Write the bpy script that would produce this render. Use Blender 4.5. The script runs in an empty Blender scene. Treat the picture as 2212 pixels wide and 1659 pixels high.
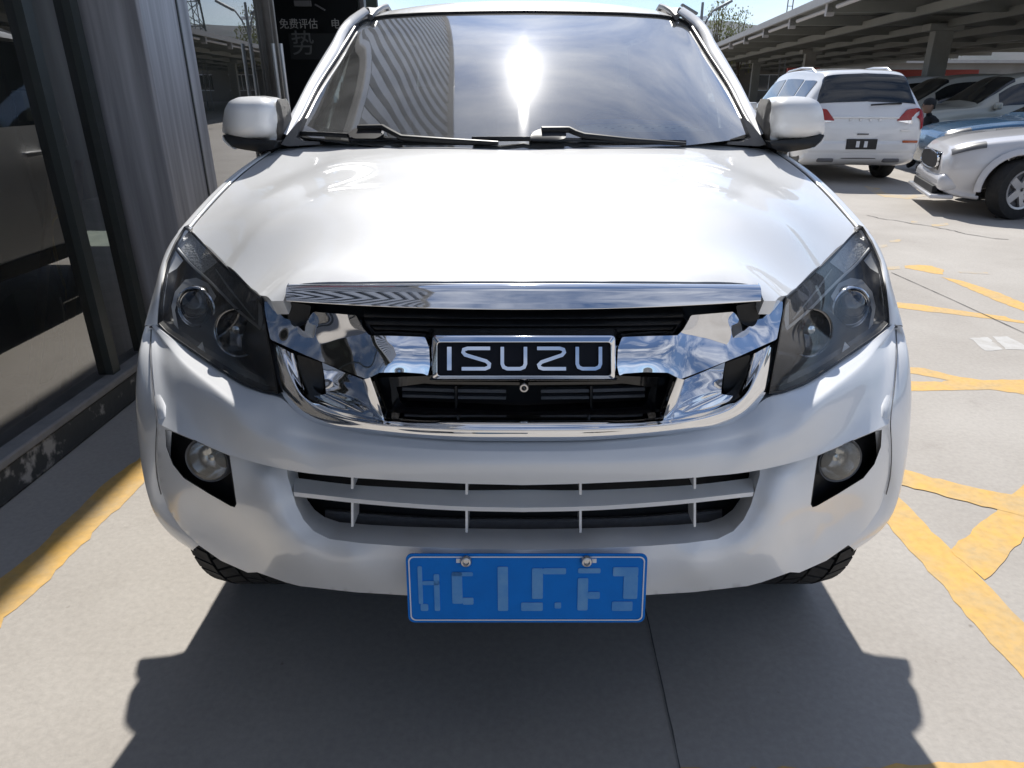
import bpy, bmesh, math, random
import numpy as np
from mathutils import Vector, Matrix
from mathutils.geometry import delaunay_2d_cdt

random.seed(7)
np.random.seed(7)
SC = bpy.context.scene
COL = SC.collection
R = math.radians

# ------------------------------------------------------------------ camera
CAM_H, CAM_Y, PITCH, FPX = 1.40, -1.07, R(23.0), 1508.0
CX, CY = 1131.0, 829.5            # column of the truck's centre line, row of the optical axis (2212 x 1659 frame)
cam_data = bpy.data.cameras.new('camera')
cam = bpy.data.objects.new('camera', cam_data)
COL.objects.link(cam)
cam.location = (0, CAM_Y, CAM_H)
cam.rotation_euler = (R(90) - PITCH, 0, 0)
cam_data.sensor_width = 36.0
cam_data.lens = 36.0 * FPX / 2212.0
cam_data.shift_x = -25.0 / 2212.0
cam_data.clip_start, cam_data.clip_end = 0.05, 12000
SC.camera = cam

# ------------------------------------------------------------------ sky, sun, exposure
SUN_EL = 48.5
SUN_STRENGTH, SKY_STRENGTH = 4.3, 0.10
world = bpy.data.worlds.new('World')
SC.world = world
world.use_nodes = True
wn, wl = world.node_tree.nodes, world.node_tree.links
wn.clear()
w_out = wn.new('ShaderNodeOutputWorld')
w_bg = wn.new('ShaderNodeBackground')
w_sky = wn.new('ShaderNodeTexSky')
w_sky.sky_type = 'NISHITA'
w_sky.sun_disc = False
w_sky.sun_elevation = R(SUN_EL)
w_sky.sun_rotation = R(0)          # +Y, behind the truck
w_sky.altitude = 1500
w_sky.air_density = 1.0
w_sky.dust_density = 0.25
w_sky.ozone_density = 2.5
w_co = wn.new('ShaderNodeTexCoord')
w_map = wn.new('ShaderNodeMapping')
w_map.inputs['Scale'].default_value = (1.0, 1.0, 3.2)
w_no = wn.new('ShaderNodeTexNoise')
w_no.inputs['Scale'].default_value = 2.1
w_no.inputs['Detail'].default_value = 9
w_no.inputs['Roughness'].default_value = 0.62
w_ra = wn.new('ShaderNodeValToRGB')
w_ra.color_ramp.elements[0].position = 0.43
w_ra.color_ramp.elements[0].color = (0, 0, 0, 1)
w_ra.color_ramp.elements[1].position = 0.78
w_ra.color_ramp.elements[1].color = (0.75, 0.75, 0.75, 1)
w_mix = wn.new('ShaderNodeMixRGB')
w_mix.inputs[2].default_value = (9.6, 9.6, 9.7, 1)
wl.new(w_co.outputs['Generated'], w_map.inputs['Vector'])
wl.new(w_map.outputs['Vector'], w_no.inputs['Vector'])
wl.new(w_no.outputs['Fac'], w_ra.inputs['Fac'])
wl.new(w_ra.outputs['Color'], w_mix.inputs[0])
w_tint = wn.new('ShaderNodeMixRGB')
w_tint.blend_type = 'MULTIPLY'
w_tint.inputs[0].default_value = 1.0
w_tint.inputs[2].default_value = (1.0, 0.975, 0.975, 1)
wl.new(w_sky.outputs['Color'], w_tint.inputs[1])
wl.new(w_tint.outputs['Color'], w_mix.inputs[1])
wl.new(w_mix.outputs['Color'], w_bg.inputs['Color'])
w_bg.inputs['Strength'].default_value = SKY_STRENGTH
wl.new(w_bg.outputs['Background'], w_out.inputs['Surface'])

sun_data = bpy.data.lights.new('sun', 'SUN')
sun = bpy.data.objects.new('sun', sun_data)
COL.objects.link(sun)
sun_data.energy = SUN_STRENGTH
sun_data.angle = R(0.53)
sun_data.color = (1.0, 0.965, 0.91)
sun.location = (0, 20, 24)
sun.rotation_euler = (-(R(90) - R(SUN_EL)), 0, 0)

SC.render.engine = 'CYCLES'
SC.cycles.use_denoising = True
SC.cycles.max_bounces = 10
SC.cycles.transparent_max_bounces = 24
SC.cycles.sample_clamp_indirect = 6.0
SC.cycles.caustics_reflective = False
SC.cycles.caustics_refractive = False
SC.view_settings.view_transform = 'Standard'
SC.view_settings.look = 'None'
SC.view_settings.exposure = 0.45
SC.view_settings.gamma = 1.0
SC.view_settings.use_curve_mapping = False

# ------------------------------------------------------------------ picture <-> place
_cp, _sp = math.cos(PITCH), math.sin(PITCH)
def ray(px, py):
    xd, yd = (px - CX) / FPX, (py - CY) / FPX
    return xd, _cp - yd * _sp, -_sp - yd * _cp
def P(px, py, Y):
    """the point at distance plane Y that a frame position sees"""
    dx, dy, dz = ray(px, py)
    t = (Y - CAM_Y) / dy
    return Vector((dx * t, Y, CAM_H + dz * t))
def G(px, py, z=0.0):
    dx, dy, dz = ray(px, py)
    t = (z - CAM_H) / dz
    return Vector((dx * t, CAM_Y + dy * t, z))
def PX(px, py, X):
    """the point on the vertical plane x = X"""
    dx, dy, dz = ray(px, py)
    t = X / dx
    return Vector((X, CAM_Y + dy * t, CAM_H + dz * t))

# ------------------------------------------------------------------ materials
MATS = {}
def mat(name, color, rough=0.5, metal=0.0, coat=0.0, spec=0.5, noise=None, bump=None, trans=0.0, ior=1.45, coat_rough=0.03):
    m = bpy.data.materials.new(name)
    m.use_nodes = True
    nt = m.node_tree
    b = nt.nodes['Principled BSDF']
    b.inputs['Base Color'].default_value = (*color, 1)
    b.inputs['Roughness'].default_value = rough
    b.inputs['Metallic'].default_value = metal
    b.inputs['Coat Weight'].default_value = coat
    b.inputs['Coat Roughness'].default_value = coat_rough
    b.inputs['Specular IOR Level'].default_value = spec
    b.inputs['Transmission Weight'].default_value = trans
    b.inputs['IOR'].default_value = ior
    if noise or bump:
        tc = nt.nodes.new('ShaderNodeTexCoord')
    if noise:                         # (scale, second colour, low, high)
        n = nt.nodes.new('ShaderNodeTexNoise')
        n.inputs['Scale'].default_value = noise[0]
        n.inputs['Detail'].default_value = 8
        n.inputs['Roughness'].default_value = 0.65
        r = nt.nodes.new('ShaderNodeValToRGB')
        r.color_ramp.elements[0].position = noise[2]
        r.color_ramp.elements[1].position = noise[3]
        r.color_ramp.elements[0].color = (*color, 1)
        r.color_ramp.elements[1].color = (*noise[1], 1)
        nt.links.new(tc.outputs['Object'], n.inputs['Vector'])
        nt.links.new(n.outputs['Fac'], r.inputs['Fac'])
        nt.links.new(r.outputs['Color'], b.inputs['Base Color'])
    if bump:                          # (scale, strength)
        n2 = nt.nodes.new('ShaderNodeTexNoise')
        n2.inputs['Scale'].default_value = bump[0]
        n2.inputs['Detail'].default_value = 6
        bp = nt.nodes.new('ShaderNodeBump')
        bp.inputs['Strength'].default_value = bump[1]
        bp.inputs['Distance'].default_value = 0.01
        nt.links.new(tc.outputs['Object'], n2.inputs['Vector'])
        nt.links.new(n2.outputs['Fac'], bp.inputs['Height'])
        nt.links.new(bp.outputs['Normal'], b.inputs['Normal'])
    MATS[name] = m
    return m

def glass(name, tint, ior=1.5, haze=0.0, haze_rough=0.15, rough=0.0, dirt=0.0, dirt_col=(0.6, 0.6, 0.58), boost=1.0):
    """thin pane: tinted see-through + clear reflection by Fresnel (+ a film of dust that scatters)"""
    m = bpy.data.materials.new(name)
    m.use_nodes = True
    nt = m.node_tree
    nt.nodes.clear()
    out = nt.nodes.new('ShaderNodeOutputMaterial')
    tr = nt.nodes.new('ShaderNodeBsdfTransparent')
    tr.inputs['Color'].default_value = (*tint, 1)
    gl = nt.nodes.new('ShaderNodeBsdfGlossy')
    gl.inputs['Roughness'].default_value = rough
    fr = nt.nodes.new('ShaderNodeFresnel')
    fr.inputs['IOR'].default_value = ior
    mx = nt.nodes.new('ShaderNodeMixShader')
    nt.links.new(fr.outputs['Fac'], mx.inputs['Fac'])
    if boost != 1.0:
        mu = nt.nodes.new('ShaderNodeMath')
        mu.operation = 'MULTIPLY'
        mu.use_clamp = True
        mu.inputs[1].default_value = boost
        nt.links.new(fr.outputs['Fac'], mu.inputs[0])
        nt.links.new(mu.outputs[0], mx.inputs['Fac'])
    nt.links.new(tr.outputs[0], mx.inputs[1])
    nt.links.new(gl.outputs[0], mx.inputs[2])
    last = mx
    if haze:
        g2 = nt.nodes.new('ShaderNodeBsdfGlossy')
        g2.inputs['Roughness'].default_value = haze_rough
        m2 = nt.nodes.new('ShaderNodeMixShader')
        m2.inputs['Fac'].default_value = haze
        nt.links.new(last.outputs[0], m2.inputs[1])
        nt.links.new(g2.outputs[0], m2.inputs[2])
        last = m2
    if dirt:
        d = nt.nodes.new('ShaderNodeBsdfDiffuse')
        d.inputs['Color'].default_value = (*dirt_col, 1)
        tc = nt.nodes.new('ShaderNodeTexCoord')
        n = nt.nodes.new('ShaderNodeTexNoise')
        n.inputs['Scale'].default_value = 5.0
        n.inputs['Detail'].default_value = 7
        mr = nt.nodes.new('ShaderNodeMapRange')
        mr.inputs['From Min'].default_value = 0.35
        mr.inputs['From Max'].default_value = 0.7
        mr.inputs['To Min'].default_value = dirt * 0.5
        mr.inputs['To Max'].default_value = dirt * 1.6
        m3 = nt.nodes.new('ShaderNodeMixShader')
        nt.links.new(tc.outputs['Object'], n.inputs['Vector'])
        nt.links.new(n.outputs['Fac'], mr.inputs['Value'])
        nt.links.new(mr.outputs['Result'], m3.inputs['Fac'])
        nt.links.new(last.outputs[0], m3.inputs[1])
        nt.links.new(d.outputs[0], m3.inputs[2])
        last = m3
    nt.links.new(last.outputs[0], out.inputs['Surface'])
    MATS[name] = m
    return m

WHITE = mat('white_paint', (0.83, 0.835, 0.835), 0.38, coat=0.75, noise=(3.0, (0.78, 0.785, 0.785), 0.45, 0.75))
WHITE_PLAIN = mat('white_paint_far', (0.78, 0.79, 0.80), 0.3, coat=1.0)
CHROME = mat('chrome', (0.86, 0.87, 0.89), 0.035, metal=1.0, noise=(9.0, (0.78, 0.79, 0.81), 0.5, 0.8))
BLACK = mat('black_plastic', (0.012, 0.012, 0.013), 0.42, noise=(30.0, (0.022, 0.022, 0.022), 0.4, 0.7))
BLACK_MATT = mat('black_matt', (0.010, 0.010, 0.011), 0.7)
BLACK_GLOSS = mat('black_gloss', (0.008, 0.008, 0.010), 0.08, coat=0.6)
GREY_TRIM = mat('grey_trim', (0.11, 0.11, 0.115), 0.38, noise=(60.0, (0.14, 0.14, 0.145), 0.4, 0.7))
STEEL = mat('steel', (0.55, 0.55, 0.56), 0.28, metal=1.0)
SILVER = mat('silver_reflector', (0.80, 0.81, 0.83), 0.16, metal=1.0)
SILVER_TEX = mat('textured_reflector', (0.78, 0.80, 0.82), 0.45, metal=0.15, bump=(130.0, 0.9))
SILVER_SOFT = mat('soft_reflector', (0.66, 0.67, 0.68), 0.4, metal=0.2)
LAMP_GREY = mat('lamp_bezel', (0.07, 0.071, 0.074), 0.35, coat=0.3)
LAMP_STRIPE = mat('ribbed_lamp', (0.20, 0.20, 0.205), 0.35, metal=0.2, bump=(90.0, 0.6))
RUBBER = mat('rubber', (0.018, 0.018, 0.018), 0.75, noise=(25.0, (0.035, 0.033, 0.031), 0.45, 0.75), bump=(40.0, 0.2))
RIM = mat('alloy_rim', (0.62, 0.62, 0.63), 0.3, metal=0.7)
LENS = glass('clear_lens', (0.95, 0.955, 0.955), 1.45, haze=0.008, haze_rough=0.2, dirt=0.02, dirt_col=(0.75, 0.74, 0.72), boost=.8)
LENS_DUSTY = glass('dusty_lens', (0.85, 0.84, 0.80), 1.45, haze=0.02, haze_rough=0.3, dirt=0.22, dirt_col=(0.62, 0.58, 0.50))
WINDSHIELD = glass('windshield_glass', (0.66, 0.76, 0.74), 1.52, haze=0.10, haze_rough=0.15, dirt=0.085, boost=4.2)
SILVER_DARK = mat('smoked_reflector', (0.22, 0.22, 0.225), 0.14, metal=0.9)
SIDE_GLASS = glass('side_glass', (0.25, 0.28, 0.27), 1.52, boost=1.3)
BALL = mat('projector_ball', (0.02, 0.022, 0.026), 0.04, coat=1.0, spec=0.8)
BLUE = mat('plate_blue', (0.003, 0.19, 0.66), 0.55, spec=0.2, noise=(14.0, (0.004, 0.165, 0.58), 0.4, 0.7))
PLATE_PALE = mat('plate_worn', (0.16, 0.37, 0.66), 0.55, spec=0.2, noise=(20.0, (0.09, 0.29, 0.64), 0.35, 0.65))
PLATE_WHITE = mat('plate_white', (0.75, 0.77, 0.80), 0.4)
TAN = mat('tan_cloth', (0.42, 0.34, 0.22), 0.85, bump=(120.0, 0.3))
DASH = mat('dashboard', (0.05, 0.052, 0.055), 0.6, bump=(200.0, 0.15))
RED_LAMP = mat('red_lamp', (0.30, 0.004, 0.008), 0.2, coat=0.35)
AMBER = mat('amber_reflector', (0.45, 0.10, 0.03), 0.2, coat=0.5)
DARK_GLASS = mat('tinted_glass', (0.012, 0.014, 0.016), 0.03, coat=1.0, spec=0.6)

# ------------------------------------------------------------------ object helpers
def link(o, parent=None):
    COL.objects.link(o)
    if parent is not None:
        o.parent = parent
        o.matrix_parent_inverse = WORLD_OF[parent.name].inverted()
    WORLD_OF[o.name] = Matrix.Identity(4)
    return o
WORLD_OF = {}
def thing(name, label, cat, loc=(0, 0, 0), group=None):
    o = bpy.data.objects.new(name, None)
    o.empty_display_size = 0.2
    COL.objects.link(o)
    o.location = loc
    WORLD_OF[o.name] = Matrix.Translation(loc)
    return tag(o, label, cat, group)
def tag(o, label, cat, group=None):
    o['label'] = label
    o['category'] = cat
    if group:
        o['group'] = group
    return o
def kind(o, k):
    o['kind'] = k
    return o

def mk(name, V, F, m, parent=None, s=1, smooth=True, ang=38, bevel=0.0, segs=2, solid=0.0):
    V = [tuple(v) for v in V]
    F = [tuple(int(i) for i in f) for f in F]
    if s < 0:
        V = [(-v[0], v[1], v[2]) for v in V]
        F = [f[::-1] for f in F]
    me = bpy.data.meshes.new(name)
    me.from_pydata(V, [], F)
    me.validate()
    if smooth:
        me.polygons.foreach_set('use_smooth', [True] * len(me.polygons))
        me.set_sharp_from_angle(angle=R(ang))
    me.materials.append(m)
    o = bpy.data.objects.new(name, me)
    link(o, parent)
    if solid:
        md = o.modifiers.new('thickness', 'SOLIDIFY')
        md.thickness = solid
        md.offset = -1
    if bevel:
        md = o.modifiers.new('rounded', 'BEVEL')
        md.width = bevel
        md.segments = segs
        md.limit_method = 'ANGLE'
        md.angle_limit = R(30)
    return o

def join(*parts):
    V, F = [], []
    for v, f in parts:
        n = len(V)
        V += [tuple(x) for x in v]
        F += [tuple(i + n for i in g) for g in f]
    return V, F
def mirror(part):
    v, f = part
    return [(-x[0], x[1], x[2]) for x in v], [tuple(g)[::-1] for g in f]

def box(cx, cy, cz, sx, sy, sz, rz=0.0, rx=0.0, ry=0.0):
    V = []
    M = Matrix.Translation((cx, cy, cz)) @ Matrix.Rotation(rz, 4, 'Z') @ Matrix.Rotation(ry, 4, 'Y') @ Matrix.Rotation(rx, 4, 'X')
    for a in (-.5, .5):
        for b in (-.5, .5):
            for c in (-.5, .5):
                V.append(tuple(M @ Vector((a * sx, b * sy, c * sz))))
    F = [(0, 1, 3, 2), (4, 6, 7, 5), (0, 4, 5, 1), (2, 3, 7, 6), (0, 2, 6, 4), (1, 5, 7, 3)]
    return V, F

def spline(pts, n, closed=False):
    """n points along a Catmull-Rom curve through pts, even in control index -> chord length"""
    p = np.array([tuple(q) for q in pts], float)
    if len(p) == 1:
        return np.repeat(p, n, 0)
    d = np.linalg.norm(np.diff(p, axis=0), axis=1)
    t = np.concatenate([[0], np.cumsum(np.maximum(d, 1e-9))])
    return eval_spline(p, t, np.linspace(0, t[-1], n))
def eval_spline(p, t, q):
    """cubic Hermite with finite-difference tangents at non-uniform knots"""
    m = np.zeros_like(p)
    if len(p) == 2:
        m[:] = (p[1] - p[0]) / (t[1] - t[0])
    else:
        s = (p[1:] - p[:-1]) / (t[1:] - t[:-1])[:, None]
        h = (t[1:] - t[:-1])
        m[1:-1] = (s[:-1] * h[1:, None] + s[1:] * h[:-1, None]) / (h[1:] + h[:-1])[:, None]
        m[0], m[-1] = s[0], s[-1]
    i = np.clip(np.searchsorted(t, q, side='right') - 1, 0, len(t) - 2)
    h = (t[i + 1] - t[i])[:, None]
    u = ((q - t[i]) / (t[i + 1] - t[i]))[:, None]
    return (p[i] * (2 * u**3 - 3 * u**2 + 1) + m[i] * h * (u**3 - 2 * u**2 + u)
            + p[i + 1] * (-2 * u**3 + 3 * u**2) + m[i + 1] * h * (u**3 - u**2))

def grid(A, closed_u=False, closed_v=False):
    """A[r][c] -> verts, quads"""
    A = np.asarray(A)
    nr, nc = A.shape[:2]
    V = [tuple(x) for x in A.reshape(-1, 3)]
    F = []
    for r in range(nr if closed_v else nr - 1):
        for c in range(nc if closed_u else nc - 1):
            r2, c2 = (r + 1) % nr, (c + 1) % nc
            F.append((r * nc + c, r * nc + c2, r2 * nc + c2, r2 * nc + c))
    return V, F
def loft(rows, nu, nv, sym=False, linear=False):
    """surface through rows of points; nv steps between rows"""
    A = np.array([spline(r, nu) for r in rows])
    if sym:
        B = A[:, ::-1].copy()
        B[:, :, 0] *= -1
        A = np.concatenate([B[:, :-1], A], 1)
    k = len(A)
    q = np.linspace(0, k - 1, (k - 1) * nv + 1)
    if linear:
        i = np.clip(q.astype(int), 0, k - 2)
        u = (q - i)[:, None, None]
        out = A[i] * (1 - u) + A[i + 1] * u
    else:
        out = np.stack([eval_spline(A[:, j], np.arange(k, dtype=float), q) for j in range(A.shape[1])], 1)
    return out

def lathe(profile, n=32, axis='Y', cen=(0, 0, 0)):
    """profile of (radius, along)"""
    V, F = [], []
    for r, a in profile:
        for k in range(n):
            c, s_ = math.cos(2 * math.pi * k / n) * r, math.sin(2 * math.pi * k / n) * r
            v = {'Y': (c, a, s_), 'X': (a, c, s_), 'Z': (c, s_, a)}[axis]
            V.append((v[0] + cen[0], v[1] + cen[1], v[2] + cen[2]))
    for i in range(len(profile) - 1):
        for k in range(n):
            k2 = (k + 1) % n
            F.append((i * n + k, i * n + k2, (i + 1) * n + k2, (i + 1) * n + k))
    return V, F
def tilt(part, cen, M):
    c = Vector(cen)
    return [tuple(c + M @ (Vector(v) - c)) for v in part[0]], part[1]

def tube(path, r, n=8, caps=True):
    path = [Vector(p) for p in path]
    rr = r if isinstance(r, (list, tuple)) else [r] * len(path)
    V, F = [], []
    up = Vector((0, 0, 1))
    for i, p in enumerate(path):
        a = path[max(i - 1, 0)]
        b = path[min(i + 1, len(path) - 1)]
        d = (b - a).normalized()
        ref = up if abs(d.dot(up)) < 0.95 else Vector((1, 0, 0))
        x = d.cross(ref).normalized()
        y = x.cross(d).normalized()
        for k in range(n):
            t = 2 * math.pi * k / n
            V.append(tuple(p + (x * math.cos(t) + y * math.sin(t)) * rr[i]))
    for i in range(len(path) - 1):
        for k in range(n):
            k2 = (k + 1) % n
            F.append((i * n + k, i * n + k2, (i + 1) * n + k2, (i + 1) * n + k))
    if caps:
        F.append(tuple(range(n))[::-1])
        F.append(tuple((len(path) - 1) * n + k for k in range(n)))
    return V, F

def prism(outline, back):
    """closed front loop of 3-D points, swept by vector `back`"""
    n = len(outline)
    b = Vector(back)
    V = [tuple(Vector(p)) for p in outline] + [tuple(Vector(p) + b) for p in outline]
    F = [tuple(range(n)), tuple(range(2 * n - 1, n - 1, -1))]
    for i in range(n):
        j = (i + 1) % n
        F.append((i, i + n, j + n, j))
    return V, F

# thin-plate spline over 2-D points
class TPS:
    def __init__(self, pts, vals, smooth=1e-6):
        self.p = np.array(pts, float)
        self.s = np.abs(self.p).max() or 1.0
        self.p = self.p / self.s
        n = len(self.p)
        K = self.k(self.p, self.p) + np.eye(n) * smooth
        Q = np.concatenate([np.ones((n, 1)), self.p], 1)
        A = np.zeros((n + 3, n + 3))
        A[:n, :n], A[:n, n:], A[n:, :n] = K, Q, Q.T
        self.w = np.linalg.solve(A, np.concatenate([np.array(vals, float), np.zeros(3)]))
    def k(self, a, b):
        d2 = ((a[:, None] - b[None]) ** 2).sum(-1)
        return 0.5 * d2 * np.log(d2 + 1e-12)
    def __call__(self, x, y):
        q = np.array([[x, y]], float) / self.s
        return float((self.k(q, self.p) @ self.w[:-3])[0] + self.w[-3] + q[0] @ self.w[-2:])

def inside(poly, x, y):
    r = False
    n = len(poly)
    j = n - 1
    for i in range(n):
        xi, yi = poly[i]
        xj, yj = poly[j]
        if (yi > y) != (yj > y) and x < (xj - xi) * (y - yi) / (yj - yi) + xi:
            r = not r
        j = i
    return r
def resample(poly, step, closed=True):
    out = []
    n = len(poly)
    for i in range(n if closed else n - 1):
        a, b = poly[i], poly[(i + 1) % n]
        d = math.hypot(b[0] - a[0], b[1] - a[1])
        k = max(1, int(round(d / step)))
        for q in range(k):
            out.append((a[0] + (b[0] - a[0]) * q / k, a[1] + (b[1] - a[1]) * q / k))
    if not closed:
        out.append(poly[-1])
    return out
def rounded(poly, r, n=4):
    """round the corners of a 2-D polygon"""
    out = []
    k = len(poly)
    for i in range(k):
        p, a, b = np.array(poly[i]), np.array(poly[i - 1]), np.array(poly[(i + 1) % k])
        la, lb = np.linalg.norm(a - p), np.linalg.norm(b - p)
        q = min(r, la * .45, lb * .45)
        s_, e = p + (a - p) / la * q, p + (b - p) / lb * q
        for t in np.linspace(0, 1, n + 1):
            out.append(tuple((1 - t) ** 2 * s_ + 2 * t * (1 - t) * p + t * t * e))
    return out
def panel(outline, holes, step, fmap, rim=None, grid_step=None, flip=True, rim_holes=True):
    """fill a 2-D outline (with holes), carry every vertex into the place with fmap; rim = flange vector"""
    g = grid_step or step
    loops = [resample(outline, step)] + [resample(h, step) for h in holes]
    pts, edges = [], []
    bidx = []
    for lp in loops:
        n0 = len(pts)
        pts += lp
        ids = list(range(n0, n0 + len(lp)))
        bidx.append(ids)
        edges += [(ids[i], ids[(i + 1) % len(ids)]) for i in range(len(ids))]
    nb = len(pts)
    B = np.array(pts)
    xs, ys = [p[0] for p in loops[0]], [p[1] for p in loops[0]]
    y = min(ys) + g * .5
    row = 0
    while y < max(ys):
        x = min(xs) + (g * .5 if row % 2 else 0)
        while x < max(xs):
            if inside(loops[0], x, y) and not any(inside(h, x, y) for h in loops[1:]):
                if np.min((B[:, 0] - x) ** 2 + (B[:, 1] - y) ** 2) > (g * .55) ** 2:
                    pts.append((x, y))
            x += g
        y += g * .87
        row += 1
    res = delaunay_2d_cdt([Vector(p) for p in pts], edges, [], 0, 1e-7)
    v2, fs, ov = res[0], res[2], res[3]
    F = []
    for f in fs:
        cx_ = sum(v2[i][0] for i in f) / 3
        cy_ = sum(v2[i][1] for i in f) / 3
        if inside(loops[0], cx_, cy_) and not any(inside(h, cx_, cy_) for h in loops[1:]):
            F.append(tuple(f))
    V = [Vector(fmap(v[0], v[1])) for v in v2]
    if rim is not None:
        inv = {}
        for new, olds in enumerate(ov):
            for o_ in olds:
                inv[o_] = new
        for ids in (bidx if rim_holes else bidx[:1]):
            ids = [inv[i] for i in ids]
            n = len(ids)
            nf = len(V)
            V += [V[i].copy() for i in ids]
            n0 = len(V)
            for i in ids:
                q = rim(V[i]) if callable(rim) else Vector(rim)
                V.append(V[i] + q)
            for i in range(n):
                j = (i + 1) % n
                F.append((nf + j, nf + i, n0 + i, n0 + j))
    if flip:
        F = [f[::-1] for f in F]
    return V, F
def sym2(pts):
    """right-half open outline (from centre to centre) -> closed outline both sides"""
    left = [(2 * CX - x, y) for x, y in reversed(pts) if abs(x - CX) > 0.5]
    return list(pts) + left
def mir2(poly):
    return [(2 * CX - x, y) for x, y in poly]
# ================================================================== ground (first, so everything stands on it)
def ground_material():
    m = bpy.data.materials.new('concrete_ground')
    m.use_nodes = True
    nt = m.node_tree
    b = nt.nodes['Principled BSDF']
    b.inputs['Roughness'].default_value = 0.85
    tc = nt.nodes.new('ShaderNodeTexCoord')
    def noise(scale, detail=8, rough=0.6):
        n = nt.nodes.new('ShaderNodeTexNoise')
        n.inputs['Scale'].default_value = scale
        n.inputs['Detail'].default_value = detail
        n.inputs['Roughness'].default_value = rough
        nt.links.new(tc.outputs['Object'], n.inputs['Vector'])
        return n
    def ramp(n, a, ca, b_, cb):
        r = nt.nodes.new('ShaderNodeValToRGB')
        r.color_ramp.elements[0].position, r.color_ramp.elements[1].position = a, b_
        r.color_ramp.elements[0].color, r.color_ramp.elements[1].color = (*ca, 1), (*cb, 1)
        nt.links.new(n.outputs['Fac'], r.inputs['Fac'])
        return r
    def mul(c1, c2, f=1.0):
        x = nt.nodes.new('ShaderNodeMixRGB')
        x.blend_type = 'MULTIPLY'
        x.inputs[0].default_value = f
        nt.links.new(c1, x.inputs[1])
        nt.links.new(c2, x.inputs[2])
        return x.outputs[0]
    base = ramp(noise(0.9), 0.3, (0.355, 0.325, 0.29), 0.72, (0.46, 0.43, 0.39))
    fine = ramp(noise(55.0, 4), 0.25, (0.86, 0.86, 0.86), 0.8, (1.06, 1.06, 1.06))
    blot = ramp(noise(3.3, 10, 0.7), 0.60, (1, 1, 1), 0.80, (0.80, 0.79, 0.78))
    spots = ramp(noise(13.0, 3, 0.5), 0.74, (1, 1, 1), 0.79, (0.62, 0.60, 0.58))
    c = mul(mul(mul(base.outputs[0], fine.outputs[0]), blot.outputs[0]), spots.outputs[0])
    nt.links.new(c, b.inputs['Base Color'])
    bp = nt.nodes.new('ShaderNodeBump')
    bp.inputs['Strength'].default_value = 0.25
    bp.inputs['Distance'].default_value = 0.004
    nt.links.new(noise(70.0, 6).outputs['Fac'], bp.inputs['Height'])
    nt.links.new(bp.outputs['Normal'], b.inputs['Normal'])
    return m
CONCRETE = ground_material()
ground = mk('ground', [(-3000, -3000, 0), (3000, -3000, 0), (3000, 3000, 0), (-3000, 3000, 0)], [(0, 1, 2, 3)], CONCRETE, smooth=False)
kind(ground, 'structure')

# ================================================================== pickup truck
truck = thing('pickup_truck', 'large white pickup truck facing the viewer with chrome grille and blue plate', 'pickup truck', (0, 0.9, 0))

_px = np.array([0, .1, .2, .3, .4, .5, .6, .7, .8, .85, .9, .915, .925, .93, .94])
_py = np.array([0, .002, .010, .028, .058, .100, .152, .212, .285, .332, .400, .43, .50, .58, .80])
_gx = np.linspace(0, .94, 471)
_gy = np.interp(_gx, _px, _py)
_kern = np.exp(-0.5 * (np.arange(-24, 25) / 10.0) ** 2)
_kern /= _kern.sum()
_gs = np.convolve(np.concatenate([_gy[24:0:-1], _gy, 2 * _gy[-1] - _gy[-2:-26:-1]]), _kern, 'valid')
def plan(x):
    return float(np.interp(abs(x), _gx, _gs))
def onplan(px, py, o=0.0):
    """point on the bumper's plan curve (shifted back by o) along a line of sight"""
    lo, best, by = -0.2, 9, 0
    prev = None
    for Y in np.arange(-0.15, 1.0, 0.01):
        x = P(px, py, Y).x
        f = plan(x) + o - Y
        if prev is not None and prev > 0 and f <= 0:
            a, b_ = Y - 0.01, Y
            for _ in range(18):
                c = (a + b_) / 2
                if plan(P(px, py, c).x) + o - c > 0:
                    a = c
                else:
                    b_ = c
            return P(px, py, b_)
        if abs(f) < best:
            best, by = abs(f), Y
        prev = f
    return P(px, py, by)

# ---------------------------------------------- bumper, upper face (loft through the feature lines of the photo)
LA = [(1131, 953, .036), (1268, 951, .040), (1389, 942, .054), (1510, 926, .082), (1590, 904, .114), (1631, 878, .138), (1660, 858, .155), (1692, 850, .172), (1739, 832, .222), (1801, 793, .312), (1853, 757, .408), (1906, 720, .488), (1929, 700, .528)]
LB = [(1131, 978, .004), (1268, 977, .009), (1389, 973, .022), (1510, 963, .047), (1600, 948, .082), (1650, 936, .088), (1691, 922, .108), (1744, 888, .145), (1801, 844, .222), (1853, 803, .315), (1892, 764, .412), (1918, 732, .492), (1933, 706, .535)]
LC = [(1131, 1047), (1256, 1044), (1389, 1038), (1502, 1031), (1631, 1017), (1700, 1002), (1763, 983), (1808, 965), (1852, 946), (1890, 930), (1920, 915)]
def rowpts(L, n, off):
    q = spline([(x, y, 0) for x, y in L], n)
    return [onplan(x, y, off(x) if callable(off) else off) for x, y, _ in q]
def rowY(L, n):
    k = np.array(L)
    t = np.concatenate([[0], np.cumsum(np.hypot(np.diff(k[:, 0]), np.diff(k[:, 1])))])
    q = eval_spline(k, t, np.linspace(0, t[-1], n))
    return [P(*a) for a in q]
NU = 70
rA = rowY(LA, NU)
rB = rowY(LB, NU)
rC = rowpts(LC, NU, 0.0)
lerp = lambda a, b, t: [Vector(p).lerp(Vector(q), t) for p, q in zip(a, b)]
bulge = lambda row, d: [v + Vector((0, d, 0)) for v in row]
rAB = bulge(lerp(rA, rB, .55), -0.006)
rBC1 = bulge(lerp(rB, rC, .25), -0.010)
rBC2 = bulge(lerp(rB, rC, .62), -0.008)
rows = [[v + Vector((0, .03, -.004)) for v in rA], rA, rAB, rB, rBC1, rBC2, rC]
up_top = grid(loft(rows[1:], NU, 5, sym=True))
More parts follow.
